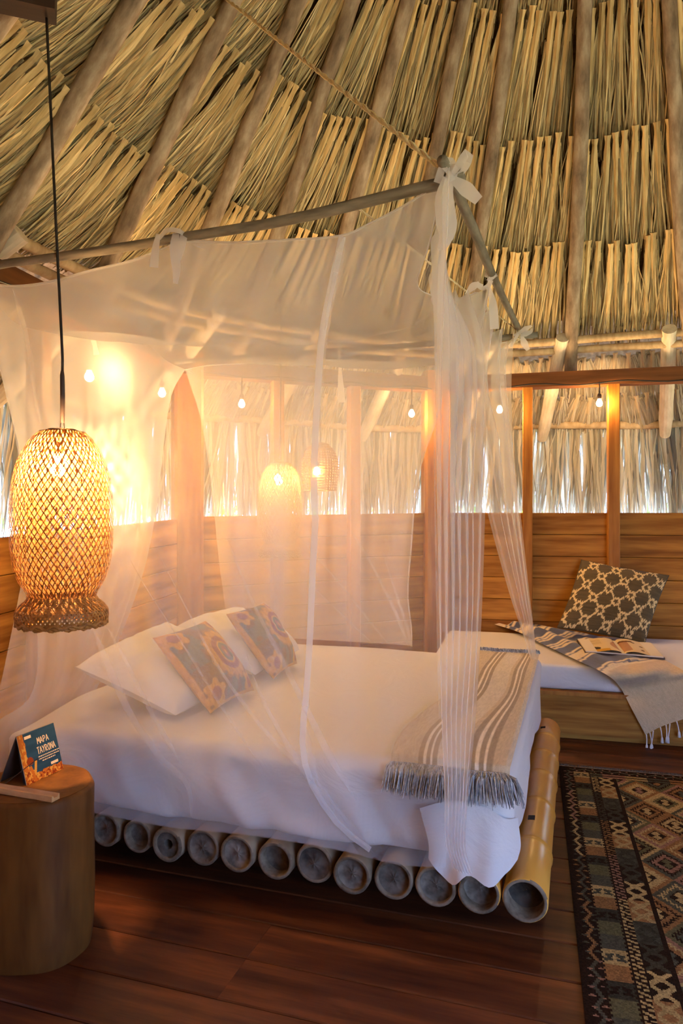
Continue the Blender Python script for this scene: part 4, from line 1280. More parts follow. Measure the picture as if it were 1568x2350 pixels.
# round basket shade beyond the bed
bl = W(735, 1015, 5.0)
root = empty('basket_lamp', bl)
tag(root, 'round dark basket lamp hanging by the far wall, right of the small woven lamp', 'lamp')
pr = [(0.012, 0.0), (0.06, -0.018), (0.10, -0.06), (0.125, -0.13), (0.13, -0.20), (0.122, -0.27), (0.112, -0.335)]
T = Matrix.Translation(bl)
mb = MB()
for k in range(36):
    th = 2 * math.pi * k / 36
    mb.ribbon([(r * math.cos(th), r * math.sin(th), z) for r, z in pr], [0.004] + [0.013] * 6, Vector((-math.sin(th), math.cos(th), 0)))
for q, (r, z) in enumerate(np.array([(np.interp(t, np.linspace(0, 1, 7), [p[0] for p in pr]), np.interp(t, np.linspace(0, 1, 7), [p[1] for p in pr])) for t in np.linspace(0.08, 1, 22)])):
    mb.tube([((r + 0.002) * math.cos(t), (r + 0.002) * math.sin(t), z) for t in np.linspace(0, 2 * math.pi, 40)], 0.004, 5, False)
mb.build('basket_shade', M['cane_dark'], root, mw=T)
link('bulb', me_bulb, M['bulb'], root, T @ Matrix.Translation((-0.02, -0.135, -0.19)))
link('socket', me_sock, M['brown'], root, T @ Matrix.Translation((-0.02, -0.135, -0.19)))
mb = MB(); mb.tube([(0, 0, 0), (0, 0, 0.9), (0, 0, 1.9)], 0.004, 6); mb.build('cable', M['black'], root, mw=T)

# ------------------------------------------------------------------ bulbs strung along the ring beam
bulbs = [((205, 868), PL_, PA, 'bare bulb glowing brightest behind the net, above the big woven lamp'),
         ((372, 905), PL_, PA, 'bare bulb glowing just left of the thick corner post behind the net'),
         ((555, 930), PA, PB, 'bare bulb glowing behind the net, just right of the thick corner post'),
         ((945, 952), PA, PB, 'bare bulb glowing behind the net beside the dark far post'),
         ((1147, 943), PB, PC, 'bare bulb glowing at the edge of the net above the throw'),
         ((1376, 928), PB, PC, 'bare bulb hanging in the open opening above the patterned cushion')]
for (px, py), p, q, lab in bulbs:
    w = on_line(p, q, px)
    e = (q - p).normalized(); nin = Vector((e.y, -e.x, 0))
    w = w + nin * 0.10
    w = on_line(p + nin * 0.10, q + nin * 0.10, px)
    loc = W(px, py, w.y)
    root = empty('hanging_bulb', loc)
    tag(root, lab, 'light bulb', 'bulbs strung along the beam')
    T = Matrix.Translation(loc)
    link('glass_bulb', me_bulb, M['bulb'], root, T @ Matrix.Translation((0, 0, 0.03)))
    link('socket', me_sock, M['brown'], root, T @ Matrix.Translation((0, 0, 0.03)))
    mb = MB(); mb.tube([(0, 0, 0.075), (0.002, 0, BH - loc.z - 0.02), (0, 0, BH - loc.z + 0.015)], 0.0045, 8)
    mb.build('cable', M['black'], root, mw=T)
for nm, p, q in (('a', PL_, PA), ('b', PA, PB), ('c', PB, PC)):
    e = (q - p).normalized(); nin = Vector((e.y, -e.x, 0)); mb = MB()
    mb.tube([p + e * t * (q - p).length + nin * 0.078 + Vector((0, 0, BH + 0.012 + 0.010 * math.sin(t * 23))) for t in np.linspace(0.02, 0.98, 50)], 0.0048, 6)
    o = mb.build('beam_cable', M['black'], None, True)
    tag(o, {'a': 'black cable stapled along the beam at the head of the bed', 'b': 'black cable stapled along the beam behind the net', 'c': 'black cable stapled along the beam above the daybed'}[nm], 'cable', 'cables along the ring beam')

# ------------------------------------------------------------------ tree-stump table and what stands on it
stump = empty('tree_stump_table', (-0.965, 2.255, 0))
tag(stump, 'squat tree-stump side table beside the head of the bed', 'side table')
SH = 0.50
def stump_r(th, z):
    t = z / SH
    r = 0.186 * (1 + 0.035 * math.cos(th * 2 + 0.6) + 0.03 * math.cos(th * 3 + 2.0) + 0.012 * math.cos(th * 7))
    return r * (1.0 - 0.05 * (1 - t) + 0.02 * math.sin(t * 5) - 0.03 * sm(1 - t, 0.9, 1.0))
n = 72
P = []
for z in list(np.linspace(0, SH - 0.012, 14)) + [SH - 0.004, SH]:
    ins = 0.0 if z < SH - 0.006 else (0.004 if z < SH else 0.012)
    P.append([((stump_r(2 * math.pi * k / n, z) - ins) * math.cos(2 * math.pi * k / n), (stump_r(2 * math.pi * k / n, z) - ins) * math.sin(2 * math.pi * k / n), z) for k in range(n)])
T = Matrix.Translation((-0.965, 2.255, 0))
link('trunk', grid_mesh('trunk', np.array(P), close_u=True), M['stump'], stump, T)
P = []
for f in (1.0, 0.85, 0.65, 0.45, 0.25, 0.01):
    P.append([((stump_r(2 * math.pi * k / n, SH) - 0.012) * f * math.cos(2 * math.pi * k / n), (stump_r(2 * math.pi * k / n, SH) - 0.012) * f * math.sin(2 * math.pi * k / n), SH + 0.002 * math.sin(f * 9)) for k in range(n)])
link('top_face', grid_mesh('top_face', np.array(P), close_u=True), M['stump'], stump, T)

# folded map card
fb0, fb1 = plane_pt(62, 1804, SH), plane_pt(146, 1764, SH)
ex = (fb1 - fb0); cw = ex.length; ex.normalize()
back = Vector((-ex.y, ex.x, 0))
apex_off = back * 0.042; chh = 0.148
ct0, ct1 = fb0 + apex_off + Vector((0, 0, chh)), fb1 + apex_off + Vector((0, 0, chh))
card = empty('map_card', (fb0 + fb1) / 2)
tag(card, 'blue folded map card standing like a tent on the stump', 'leaflet')
# printed front as a fine grid with colours
nu, nv = 100, 90
uu, vv = np.meshgrid(np.linspace(0, 1, nu), np.linspace(0, 1, nv))
A0, A1, A2, A3 = [np.array(tuple(q)) for q in (fb0, fb1, ct1, ct0)]
Pg = ((1 - uu) * (1 - vv))[..., None] * A0 + (uu * (1 - vv))[..., None] * A1 + (uu * vv)[..., None] * A2 + ((1 - uu) * vv)[..., None] * A3
blue = np.array(lin('#2c4753')); org = np.array(lin('#c26a22')); yel = np.array(lin('#d99a3c')); red = np.array(lin('#8e3c18'))
Cg = np.zeros((nv, nu, 3)); Cg[:] = blue
nz = vnoise(uu * 14, vv * 14, 2)
Cg *= (0.85 + 0.3 * vnoise(uu * 3, vv * 18, 9))[..., None]
m_ = (uu < 0.16 + 0.03 * (nz - 0.5)); Cg[m_] = org; Cg[m_ & (vnoise(uu * 30, vv * 16, 4) > 0.6)] = yel
m_ = (vv < 0.17 + 0.05 * (nz - 0.5) + 0.06 * (uu < 0.3)); Cg[m_] = org; Cg[m_ & (vnoise(uu * 28, vv * 26, 5) > 0.55)] = red; Cg[m_ & (vnoise(uu * 33, vv * 30, 6) > 0.68)] = yel
m_ = (np.hypot(uu - 0.20, (vv - 0.43) * 1.1) < 0.09); Cg[m_] = red
m_ = (np.abs(uu - 0.30 - 0.3 * (vv - 0.25)) < 0.03) & (vv < 0.40) & (vv > 0.12); Cg[m_] = yel
m_ = (np.abs(uu - 0.20 + 0.25 * (vv - 0.25)) < 0.035) & (vv < 0.33); Cg[m_] = org
link('front_cover', grid_mesh('front_cover', Pg, colors=Cg), M['print'], card)['label'] = 'blue printed map cover with orange border'
mb = MB()
th_ = back * 0.003
mb.add([fb0 + th_, fb1 + th_, ct1 + th_ * 0.3, ct0 + th_ * 0.3], [(0, 1, 2, 3)])
bb0, bb1 = fb0 + back * 0.105, fb1 + back * 0.105
mb.build('pages', M['paper'], card)
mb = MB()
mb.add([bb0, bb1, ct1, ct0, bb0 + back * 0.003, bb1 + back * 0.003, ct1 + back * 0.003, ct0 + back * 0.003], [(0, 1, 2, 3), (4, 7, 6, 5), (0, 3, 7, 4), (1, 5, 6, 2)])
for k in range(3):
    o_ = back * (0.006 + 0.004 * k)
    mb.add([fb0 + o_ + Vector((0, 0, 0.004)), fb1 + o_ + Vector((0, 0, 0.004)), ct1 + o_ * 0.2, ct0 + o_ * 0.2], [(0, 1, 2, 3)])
mb.build('shaded_back_cover', M['brown'], card)  # dark brown stands in for the shade inside the folded card
# hand lettering as strokes on the cover
GLY = {'M': [[(0,0),(0.1,1),(0.5,0.35),(0.9,1),(1,0)]], 'A': [[(0,0),(0.45,1),(1,0)],[(0.2,0.35),(0.8,0.35)]], 'P': [[(0.1,0),(0.1,1),(0.8,0.9),(0.8,0.55),(0.1,0.45)]],
       'T': [[(0,0.95),(1,1)],[(0.5,1),(0.5,0)]], 'Y': [[(0,1),(0.5,0.5),(1,1)],[(0.5,0.5),(0.4,0)]], 'R': [[(0.1,0),(0.1,1),(0.85,0.85),(0.8,0.55),(0.1,0.45),(0.95,0)]],
       'O': [[(0.5,1),(0.05,0.6),(0.2,0.1),(0.6,0),(0.95,0.45),(0.8,0.9),(0.5,1)]], 'N': [[(0.05,0),(0.1,1),(0.9,0.05),(0.95,1)]],
       'D': [[(0.1,0),(0.1,1),(0.8,0.75),(0.8,0.25),(0.1,0)]], 'E': [[(0.9,1),(0.1,1),(0.1,0),(0.9,0)],[(0.1,0.5),(0.7,0.5)]], 'L': [[(0.1,1),(0.1,0),(0.9,0)]], 'S': [[(0.9,0.9),(0.2,1),(0.1,0.6),(0.9,0.45),(0.8,0.05),(0.1,0.05)]],
       'I': [[(0.5,0),(0.5,1)]], 'U': [[(0.1,1),(0.1,0.2),(0.5,0),(0.9,0.2),(0.9,1)]], 'C': [[(0.9,0.9),(0.3,1),(0.1,0.5),(0.3,0),(0.9,0.1)]], ' ': []}
cn = (Vector(tuple(A1 - A0)).cross(Vector(tuple(A3 - A0)))).normalized()
def cardpt(u, v, off=0.0012):
    p = (1 - u) * (1 - v) * A0 + u * (1 - v) * A1 + u * v * A2 + (1 - u) * v * A3
    return Vector(tuple(p)) + cn * off
def letters(mb, text, u0, v0, lw, lh, w, slant=0.0, step=1.2):
    for i, ch in enumerate(text):
        for st in GLY.get(ch, []):
            pts = [cardpt(u0 + (i * step + x) * lw, v0 + y * lh + slant * i) for x, y in st]
            for p, q in zip(pts[:-1], pts[1:]):
                mb.ribbon([p, q], w, (q - p).cross(cn))
mb = MB()
letters(mb, 'MAPA', 0.47, 0.70, 0.066, 0.13, 0.0030)
letters(mb, 'TAYRONA', 0.42, 0.50, 0.060, 0.14, 0.0030)
mb.build('cover_title', M['cream'], card)
mb = MB()
for j, (ua, ub, v0) in enumerate(((0.42, 0.97, 0.435), (0.42, 0.94, 0.385), (0.5, 0.85, 0.335))):
    u_ = ua; rr = random.Random(j)
    while u_ < ub:
        w_ = rr.uniform(0.012, 0.05)
        mb.add([cardpt(u_, v0), cardpt(u_ + w_, v0), cardpt(u_ + w_, v0 + 0.022), cardpt(u_, v0 + 0.022)], [(0, 1, 2, 3)])
        u_ += w_ + 0.012
sp = mb.build('cover_small_print', M['cream'], card); sp['kind'] = 'stuff'
for (ua, ub, va, vb) in ((0.70, 0.90, 0.195, 0.25), (0.165, 0.34, 0.88, 0.94)):
    mb = MB(); mb.add([cardpt(ua, va), cardpt(ub, va), cardpt(ub, vb), cardpt(ua, vb)], [(0, 1, 2, 3)])
    mb.build('cream_badge', M['cream'], card)
# grooved wooden holder lying on the stump
h0, h1 = plane_pt(128, 1838, SH), plane_pt(-60, 1806, SH)
ez = (h1 - h0).normalized(); ey = Vector((-ez.y, ez.x, 0)); L = (h1 - h0).length
if ey.y < 0: ey = -ey
mb = MB()
prof = [(-0.016, 0.001), (-0.016, 0.017), (-0.012, 0.019), (-0.007, 0.010), (0.007, 0.010), (0.012, 0.019), (0.016, 0.017), (0.016, 0.001)]
vs, fs = [], []
for z in (0, L):
    for a, b in prof: vs.append(h0 + ez * z + ey * a + Vector((0, 0, b)))
m = len(prof)
for i in range(m): fs.append((i, (i + 1) % m, m + (i + 1) % m, m + i))
fs += [tuple(range(m - 1, -1, -1)), tuple(range(m, 2 * m))]
mb.add(vs, fs)
o = mb.build('incense_holder', M['incense'])
tag(o, 'grooved light-wood incense strip lying on the stump in front of the map card', 'incense holder')
mb = MB()
i0, i1 = W(88, 1752, lampY - 0.28), W(18, 1785, lampY - 0.25)
i0 = plane_pt(12, 1812, SH) + Vector((0, 0, 0.018)); i1 = i0 + Vector((0.11, -0.02, 0.085))
mb.tube([i0, i1], 0.0012, 5)
o = mb.build('incense_stick', M['brown'])
tag(o, 'thin brown incense stick slanting in front of the map card', 'incense stick')

# ------------------------------------------------------------------ daybed by the far wall
be = Vector((0.970, -0.2425, 0)); bn = Vector((0.2425, 0.970, 0))
BO = Vector((0.544, 4.476, 0))
def Y(a, b, h): return BO + be * a + bn * b + Vector((0, 0, h))
DBL, DBW = 2.15, 1.16
Mx = Matrix((be, bn, Vector((0, 0, 1)))).transposed().to_4x4(); Mx.translation = BO
daybed = empty('daybed', BO)
tag(daybed, 'built-in brown wooden daybed base below the board wall', 'daybed')
mb = MB(); mb.box((0, 0.02, 0), (DBL, DBW, 0.27)); mb.build('base', M['wall'], daybed, mw=Mx)
mb = MB(); mb.box((-0.01, -0.005, 0.03), (DBL, 0.02, 0.262)); mb.build('front_board', M['wall'], daybed, mw=Mx)
mb = MB(); mb.box((-0.012, -0.018, 0.262), (DBL, DBW, 0.285)); mb.build('top_rail', M['post'], daybed, mw=Mx)
def dm_fn(p):
    x, y, z = p
    t = (z + 0.07) / 0.14
    side = sm(-y, DBW / 2 - 0.08, DBW / 2)
    y2 = y + side * (1 - t) * (float(vnoise(x * 9, z * 14, 2)) - 0.5) * 0.02
    return Vector((x, y2, z + 0.006 * (float(vnoise(x * 4, y * 4, 6)) - 0.5) * t))
dmat = rounded_box_mesh('daybed_mattress', dm_fn, DBL - 0.02, DBW - 0.04, 0.15, 0.03, 60, 34, 10, M['sheet'], None, Mx @ Matrix.Translation((DBL / 2, DBW / 2 - 0.005, 0.285 + 0.075)))
tag(dmat, 'thin white-sheeted mattress on the daybed', 'mattress')
DT = 0.437
# patterned cushion
olive = np.array(lin('#5a4e36')); crm = np.array(lin('#d8bd86'))
def ikat(U, V):
    C = np.zeros(U.shape + (3,)); C[:] = olive
    C *= (0.8 + 0.45 * vnoise(U * 4, V * 60, 3))[..., None]
    x = (U + 1) / 2 + 0.010 * (vnoise(U * 70, V * 5, 1) - 0.5); y = (V + 1) / 2 + 0.050 * (vnoise(U * 60, V * 4, 2) - 0.5)
    p = x * 4.2 + y * 3.1; q = y * 3.4 - x * 3.5
    dp, dq = np.abs(p - np.floor(p) - 0.5), np.abs(q - np.floor(q) - 0.5)
    mx = np.maximum(dp, dq)
    m = (mx < 0.235) & (mx > 0.125)
    ln1 = (dp < 0.055) & (dq > 0.2); ln2 = (dq < 0.055) & (dp > 0.2)
    C[m | ln1 | ln2] = crm
    e = np.maximum(np.abs(U), np.abs(V)); C[e > 0.985] = olive * 0.8
    return C
cu = pillow('patterned_cushion', W(1278, 1441, 5.12), W(1481, 1478, 4.97), W(1537, 1320, 5.30), W(1334, 1284, 5.42), 0.085, M['ikat'], 170, ikat, 2.4, 0.07, 0.006, 12)
tag(cu, 'dark olive cushion with cream zigzag diamonds leaning on the daybed wall', 'cushion')
# striped throw falling over the daybed edge
def dfront(px, off=0.0):
    p = on_line(Y(0, -0.03 - off, 0), Y(2, -0.03 - off, 0), px); return p.y
def top_(px, py, h=DT + 0.012): return plane_pt(px, py, h)
lb = [top_(1128, 1432, DT + 0.03), top_(1190, 1452, DT + 0.02), top_(1245, 1480), top_(1320, 1515), top_(1392, 1550), W(1424, 1580, dfront(1424)), W(1452, 1632, dfront(1452, 0.01)), W(1482, 1688, dfront(1482, 0.012))]
cb = [top_(1145, 1428, DT + 0.035), top_(1230, 1447, DT + 0.03), top_(1300, 1470), top_(1380, 1502), top_(1475, 1541), W(1500, 1570, dfront(1500)), W(1512, 1620, dfront(1512, 0.014)), W(1526, 1666, dfront(1526, 0.018))]
rb = [top_(1160, 1424, DT + 0.03), top_(1260, 1440, DT + 0.02), top_(1345, 1455), top_(1450, 1482), top_(1560, 1535), W(1580, 1560, dfront(1580)), W(1592, 1600, dfront(1592, 0.012)), W(1610, 1640, dfront(1610, 0.012))]
GT = loft([lb, cb, rb], 150, 60)           # v across, u along
GT = np.transpose(GT, (1, 0, 2))
na, nb = GT.shape[:2]
al = np.linspace(0, 1, na)[:, None]; ac = np.linspace(0, 1, nb)[None, :]
GT[..., 2] += (0.020 * np.sin(ac * 17 + 5 * al) * (1 - al) ** 1.0 + 0.010) * np.sin(np.pi * np.clip(ac, 0.02, 0.98)) * (al < 0.72) + 0.004
navy, white_, sand = np.array(lin('#565d72')), np.array(lin('#dccaa6')), np.array(lin('#cbb28c'))
CT = np.zeros((na, nb, 3)); CT[:] = white_
A_ = al + 0 * ac + 0.012 * np.sin(ac * 6)
for a0, a1 in ((0.10, 0.135), (0.21, 0.275), (0.33, 0.375), (0.435, 0.50), (0.60, 0.70)):
    CT[(A_ > a0) & (A_ < a1)] = navy
    for s_ in (-0.014, 0.014):
        c0 = (a0 if s_ < 0 else a1) + s_ * 1.3
        CT[np.abs(A_ - c0) < 0.0042] = navy
CT[A_ > 0.745] = sand
CT *= (0.9 + 0.2 * vnoise(A_ * 160, ac * 60, 4))[..., None]
dth = link('striped_throw', grid_mesh('striped_throw', GT, colors=CT), M['blanket'])
tag(dth, 'cream throw with blue stripes and tassels falling over the daybed edge', 'throw')
edgeP = GT[-1]
for i, t in enumerate((0.02, 0.10, 0.16, 0.30, 0.40, 0.46, 0.58, 0.72, 0.86)):
    p = Vector(tuple(edgeP[int(t * (nb - 1))]))
    ln = 0.055 + 0.02 * ((i * 7) % 3) / 2
    mb = MB(); dx = 0.012 * math.sin(i * 2.3)
    mb.tube([p, p + Vector((dx * 0.5, -0.006, -ln * 0.5)), p + Vector((dx, -0.004, -ln)), p + Vector((dx * 1.1, -0.004, -ln - 0.008)), p + Vector((dx * 1.2, -0.004, -ln - 0.035))], [0.0035, 0.003, 0.0035, 0.007, 0.010], 8)
    mb.build('tassel', M['pillow'], dth, True)
# open book on the throw
bk = empty('open_book', top_(1425, 1492, DT + 0.03))
tag(bk, 'open illustrated book lying on the striped throw', 'book')
b00, b10, b11, b01 = top_(1345, 1497, DT + 0.03), top_(1524, 1511, DT + 0.03), top_(1494, 1478, DT + 0.03), top_(1326, 1469, DT + 0.03)
nu, nv = 120, 70
uu, vv = np.meshgrid(np.linspace(0, 1, nu), np.linspace(0, 1, nv))
q = [np.array(tuple(x)) for x in (b00, b10, b11, b01)]
Pb = ((1 - uu) * (1 - vv))[..., None] * q[0] + (uu * (1 - vv))[..., None] * q[1] + (uu * vv)[..., None] * q[2] + ((1 - uu) * vv)[..., None] * q[3]
hump = 0.020 * np.exp(-((np.abs(uu - 0.5) - 0.14) / 0.16) ** 2) - 0.014 * np.exp(-((uu - 0.5) / 0.025) ** 2) + 0.006
Pb[..., 2] += hump
Cb = np.zeros((nv, nu, 3)); Cb[:] = lin('#d9c39a')
Cb[(uu > 0.36) & (uu < 0.64) & (np.hypot((uu - 0.55) * 2.2, vv - 0.45) < 0.36)] = lin('#b58a6a')
Cb[(np.abs(vv - 0.75 - 0.3 * (uu - 0.5)) < 0.05) & (uu > 0.45) & (uu < 0.72)] = lin('#6d4b36')
Cb[(np.hypot((uu - 0.17) * 1.6, vv - 0.25) < 0.10)] = lin('#4a3c2a')
Cb[(uu < 0.34) & (vv < 0.16)] = lin('#c79a3e')
for (a, b) in ((0.72, 0.75), (0.80, 0.55), (0.88, 0.7), (0.78, 0.25), (0.9, 0.35)):
    Cb[np.hypot((uu - a) * 1.8, vv - b) < 0.045] = lin('#6f5a42')
for k in range(5):
    Cb[(np.abs(vv - 0.55 - 0.08 * k) < 0.012) & (uu > 0.08) & (uu < 0.28)] = lin('#a08a66')
link('pages', grid_mesh('pages', Pb, colors=Cb), M['print'], bk)
mb = MB()
def bz(p, dz): return Vector(tuple(p)) + Vector((0, 0, dz))
ring4 = [b00 - (b10 - b00) * 0.015, b10 + (b10 - b00) * 0.015, b11 + (b10 - b00) * 0.015, b01 - (b10 - b00) * 0.015]
mb.add([bz(p, -0.008) for p in ring4] + [bz(p, 0.003) for p in ring4], [(0, 3, 2, 1), (4, 5, 6, 7), (0, 1, 5, 4), (1, 2, 6, 5), (2, 3, 7, 6), (3, 0, 4, 7)])
mb.build('cover', M['brown'], bk)
mb = MB()
rg = [b00, b10, b11, b01]
mb.add([bz(p, 0.003) for p in rg] + [bz(p, 0.010) for p in rg], [(4, 5, 6, 7), (0, 1, 5, 4), (1, 2, 6, 5), (2, 3, 7, 6), (3, 0, 4, 7)])
mb.build('page_block', M['paper'], bk)

# ------------------------------------------------------------------ kilim rug
RO = Vector((1.152, 3.81, 0)); RU = Vector((0.9665, -0.2567, 0)); RV = Vector((-0.2567, -0.9665, 0))
RW, RL, cell = 0.98, 2.30, 0.0052
nu, nv = int(RW / cell), int(RL / cell)
uu, vv = np.meshgrid((np.arange(nu) + 0.5) * cell, (np.arange(nv) + 0.5) * cell)
def rug_pattern(U, V):
    dark = np.array(lin('#2a1d14')); crm = np.array(lin('#a8905f')); tan = np.array(lin('#86623c')); slate = np.array(lin('#4c4a3c')); sage = np.array(lin('#5c583c')); rosy = np.array(lin('#8a6652'))
    pal = [tan, slate, crm, rosy, sage, tan, slate]
    C = np.zeros(U.shape + (3,)); C[:] = dark
    def hsh(k, s=0): return ((k * 7919 + s * 104729 + 13) * 2654435761 >> 7) % 97
    Um = np.minimum(U, RW - U)
    Ve = np.minimum(V - 0.0, RL - V)
    # zigzag vine along the long edges and the ends
    def vine(a, t, lo, w):
        per = 0.085; f = np.abs(((t / per) % 1) - 0.5) * 2
        c = lo + w * (0.25 + 0.5 * f)
        line = np.abs(a - c) < 0.0065
        f2 = (t / per + 0.25) % 0.5 * per - per * 0.25
        side = lo + w * np.where(((t / per) % 1) < 0.5, 0.86, 0.14)
        bud = (np.abs(a - side) + np.abs(f2)) < 0.011
        return line, bud
    tmp = [slate, rosy, crm, slate * 0.9, tan]
    line, bud = vine(Um, V, 0.022, 0.042)
    k = (V / 0.34).astype(int)
    for i in range(8):
        s_ = (k == i) & (Ve > 0.06)
        C[line & s_] = tmp[i % 5]; C[bud & s_] = tmp[(i + 1) % 5]
    line, bud = vine(Ve, U, 0.018, 0.045)
    m = (Um > 0.05)
    C[line & m] = slate; C[bud & m] = rosy
    inner = Ve > 0.075
    # block column with saw-tooth sides
    saw = 0.005 * ((V / 0.011).astype(int) % 2)
    colm = (Um > 0.072 - saw) & (Um < 0.140 + saw) & inner
    bh = 0.078; kb = ((V - 0.075) / bh).astype(int)
    for i in range(40):
        s_ = colm & (kb == i)
        ty = i % 5
        C[s_] = [crm, tan, slate * 0.55, sage, slate][ty] if i % 5 else crm
        if ty in (0, 2):   # S-hooks
            for sx in (-1, 1):
                x = (Um - 0.106 - sx * 0.017) * sx; y = V - 0.075 - (i + 0.5) * bh
                hook = ((np.abs(y - 0.012) < 0.005) & (np.abs(x) < 0.012)) | ((np.abs(y + 0.012) < 0.005) & (np.abs(x) < 0.012)) | ((np.abs(x - y * 0.7) < 0.006) & (np.abs(y) < 0.014)) | ((np.abs(x + 0.010) < 0.004) & (y > -0.02) & (y < -0.008)) | ((np.abs(x - 0.010) < 0.004) & (y < 0.02) & (y > 0.008))
                C[hook & s_] = (slate * 0.8 if ty == 0 else dark)
    # hook strip
    st = (Um > 0.150) & (Um < 0.180) & inner
    ph = (V / 0.042) % 1; kk = (V / 0.042).astype(int)
    x = (Um - 0.150) / 0.030
    hk = ((np.abs(ph - 0.3 - 0.4 * x) < 0.13)) | ((ph > 0.72) & (x < 0.45)) | ((ph < 0.2) & (x > 0.6))
    grp = (V / 0.33).astype(int)
    for i in range(8):
        C[st & hk & (grp == i)] = [crm, slate * 0.7, tan, rosy, crm][i % 5]
    # column of star crosses
    cc = (Um > 0.184) & (Um < 0.256) & (Ve > 0.13)
    ch = 0.066; ky = ((V - 0.13) / ch).astype(int)
    x = np.abs(Um - 0.220) / 0.034; y = np.abs(((V - 0.13) / ch) % 1 - 0.5) * 2
    star = ((np.abs(x - y) < 0.34) & (x < 0.95)) | ((x + y) < 0.55)
    for i in range(40):
        g = (i // 2) % 4
        s_ = cc & (ky == i)
        bgc = [dark, tan, slate * 0.8, dark][g]; fgc = [crm, crm * 0.85, rosy, slate * 0.6][g]
        C[s_] = bgc; C[s_ & star] = fgc if g != 2 else slate * 0.55
    # cross bars at the end
    bar = (Ve > 0.078) & (Ve < 0.128) & (Um > 0.15)
    kx = (U / 0.105).astype(int)
    for i in range(12):
        C[bar & (kx == i)] = [tan, slate, rosy, crm * 0.8, slate * 0.8][i % 5]
    C[(np.abs(Ve - 0.104) < 0.003) & (Um > 0.15)] = dark
    # field of nested stepped hexagons
    fd = (Um > 0.268) & (Ve > 0.135)
    px_, py_ = 0.19, 0.25
    best = np.full(U.shape, 9.0); bid = np.zeros(U.shape, dtype=int)
    for par in (0, 1):
        gx = np.round((U - 0.268 - px_ / 2 - par * px_ / 2) / px_); gy = np.round((V - 0.135 - py_ / 2 - par * py_ / 2) / py_)
        lx = np.abs(U - 0.268 - px_ / 2 - par * px_ / 2 - gx * px_) / (px_ / 2); ly = np.abs(V - 0.135 - py_ / 2 - par * py_ / 2 - gy * py_) / (py_ / 2)
        d = lx + ly
        m = d < best
        best = np.where(m, d, best); bid = np.where(m, (gx * 3 + gy * 5 + par * 2).astype(int), bid)
        if par == 0: LX, LY = lx, ly
        else:
            LX = np.where(m, lx, LX); LY = np.where(m, ly, LY)
    tooth = 0.09 * (((LX - LY) * 9).astype(int) % 2)
    for i in range(-40, 80):
        s_ = fd & (bid == i)
        if not s_.any(): continue
        o_ = pal[i % 7]; n_ = pal[(i + 2) % 7]; c_ = pal[(i + 3) % 7]
        C[s_] = o_
        C[s_ & (best + tooth < 0.80)] = dark if i % 2 else crm
        C[s_ & (best + tooth < 0.66)] = n_
        C[s_ & (best < 0.40)] = dark
        C[s_ & (best < 0.33) & (LX < LY * 1.3 + 0.05)] = crm if i % 3 else c_
    C[(np.abs(Um - 0.262) < 0.006) & (Ve > 0.13)] = dark
    C *= (0.72 + 0.56 * rng.random(U.shape))[..., None]
    return C
colr = rug_pattern(uu, vv)
xs = np.arange(nu + 1) * cell; ys = np.arange(nv + 1) * cell
XX, YY = np.meshgrid(xs, ys)
PR = np.zeros((nv + 1, nu + 1, 3))
PR[:] = np.array(tuple(RO)) + XX[..., None] * np.array(tuple(RU)) + YY[..., None] * np.array(tuple(RV))
PR[..., 2] = 0.008 + 0.002 * (vnoise(XX * 4, YY * 4, 3) - 0.5)
rug = empty('kilim_rug', RO)
tag(rug, 'dark kilim rug with cream, slate and tan geometric pattern on the floor', 'rug')
rg_ = link('woven_field', grid_mesh('woven_field', PR, smooth=False, facecol=colr), M['rug'], rug)
mb = MB()
c4 = [RO, RO + RU * RW, RO + RU * RW + RV * RL, RO + RV * RL]
mb.add([c + Vector((0, 0, 0.0005)) for c in c4] + [c + Vector((0, 0, 0.007)) for c in c4], [(0, 3, 2, 1), (0, 1, 5, 4), (1, 2, 6, 5), (2, 3, 7, 6), (3, 0, 4, 7)])
mb.build('backing', plain('rug_edge', lin('#2a1d14'), 1.0, 0.0, 0.05), rug)
mb = MB(); r = random.Random(31)
for k in range(520):
    p = RO + RU * r.uniform(0, RW) + Vector((0, 0, 0.006))
    o_ = -RV * r.uniform(0.015, 0.034) + RU * r.uniform(-0.012, 0.012)
    mb.tube([p, p + o_ * 0.5 + Vector((0, 0, 0.006)), p + o_ + Vector((0, 0, -0.003))], [0.002, 0.0018, 0.001], 4, False, (0.25, 0.2, 0.16))
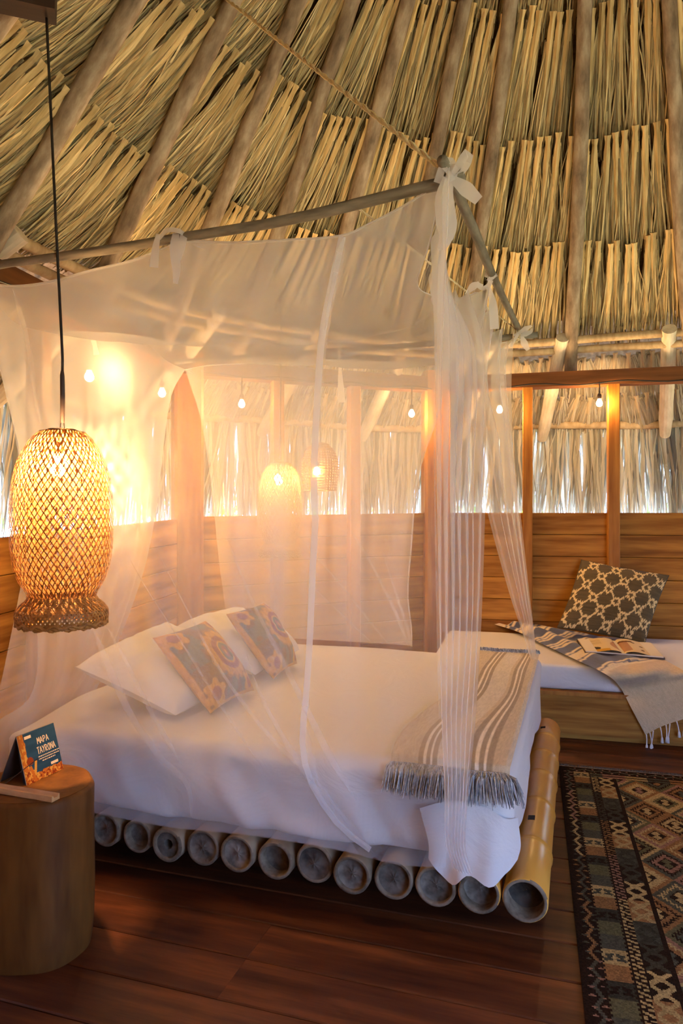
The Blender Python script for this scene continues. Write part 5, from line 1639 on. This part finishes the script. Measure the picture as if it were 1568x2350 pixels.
fr = mb.build('fringe', M['fringe'], rug, color=True); fr['kind'] = 'stuff'; fr['label'] = 'short dark fringe'
mb = MB()
for k in range(150):
    p = RO + RU * (RW * k / 150) + RV * 0.004 + Vector((0, 0, 0.0095))
    mb.add([p, p + RU * 0.003, p + RU * 0.003 + RV * 0.006, p + RV * 0.006], [(0, 1, 2, 3)])
mb.build('end_stitching', M['paper'], rug)

# ------------------------------------------------------------------ outside: ground and shrubs beyond the eave
mb = MB()
P = [[tuple(ring(a, r, -0.55)) for a in np.linspace(-180, 180, 61)] for r in (3.3, 6, 12, 30)]
gnd = link('ground', grid_mesh('ground', np.array(P)), M['ground'])
tag(gnd, 'green garden ground outside the hut', 'ground', kind='structure')
def shrub_mesh(seed):
    r = random.Random(seed); mb = MB()
    for k in range(420):
        th = r.uniform(0, 6.28); z = r.uniform(0.1, 1.0); rr = (0.35 + 0.65 * math.sin(z * 2.6)) * r.uniform(0.6, 1.0) * 0.8
        c = Vector((rr * math.cos(th), rr * math.sin(th), z * 2.1))
        d = Vector((math.cos(th + r.uniform(-1, 1)), math.sin(th + r.uniform(-1, 1)), r.uniform(-0.6, 0.9))).normalized()
        L = r.uniform(0.12, 0.28)
        mb.ribbon([c, c + d * L * 0.5 + Vector((0, 0, 0.02)), c + d * L], [0.02, 0.09, 0.01], d.orthogonal())
    for k in range(5):
        th = k * 1.25
        mb.tube([(0.05 * math.cos(th), 0.05 * math.sin(th), 0), (0.4 * math.cos(th), 0.4 * math.sin(th), 1.6)], [0.03, 0.012], 6)
    return mb.mesh('shrub')
sh = [shrub_mesh(70 + i) for i in range(3)]
for i, a in enumerate(np.linspace(-100, 44, 9)):
    rr = 6.0 + 0.5 * (i % 2)
    o = link('garden_shrub', sh[i % 3], M['leaf'], None, Matrix.Translation(ring(a, rr, -0.55)) @ Matrix.Rotation(i * 1.7, 4, 'Z') @ Matrix.Diagonal((0.8, 0.8, 1.05, 1)))
    tag(o, 'sunlit green shrub glimpsed under the thatch eave', 'shrub', 'shrubs outside the hut')
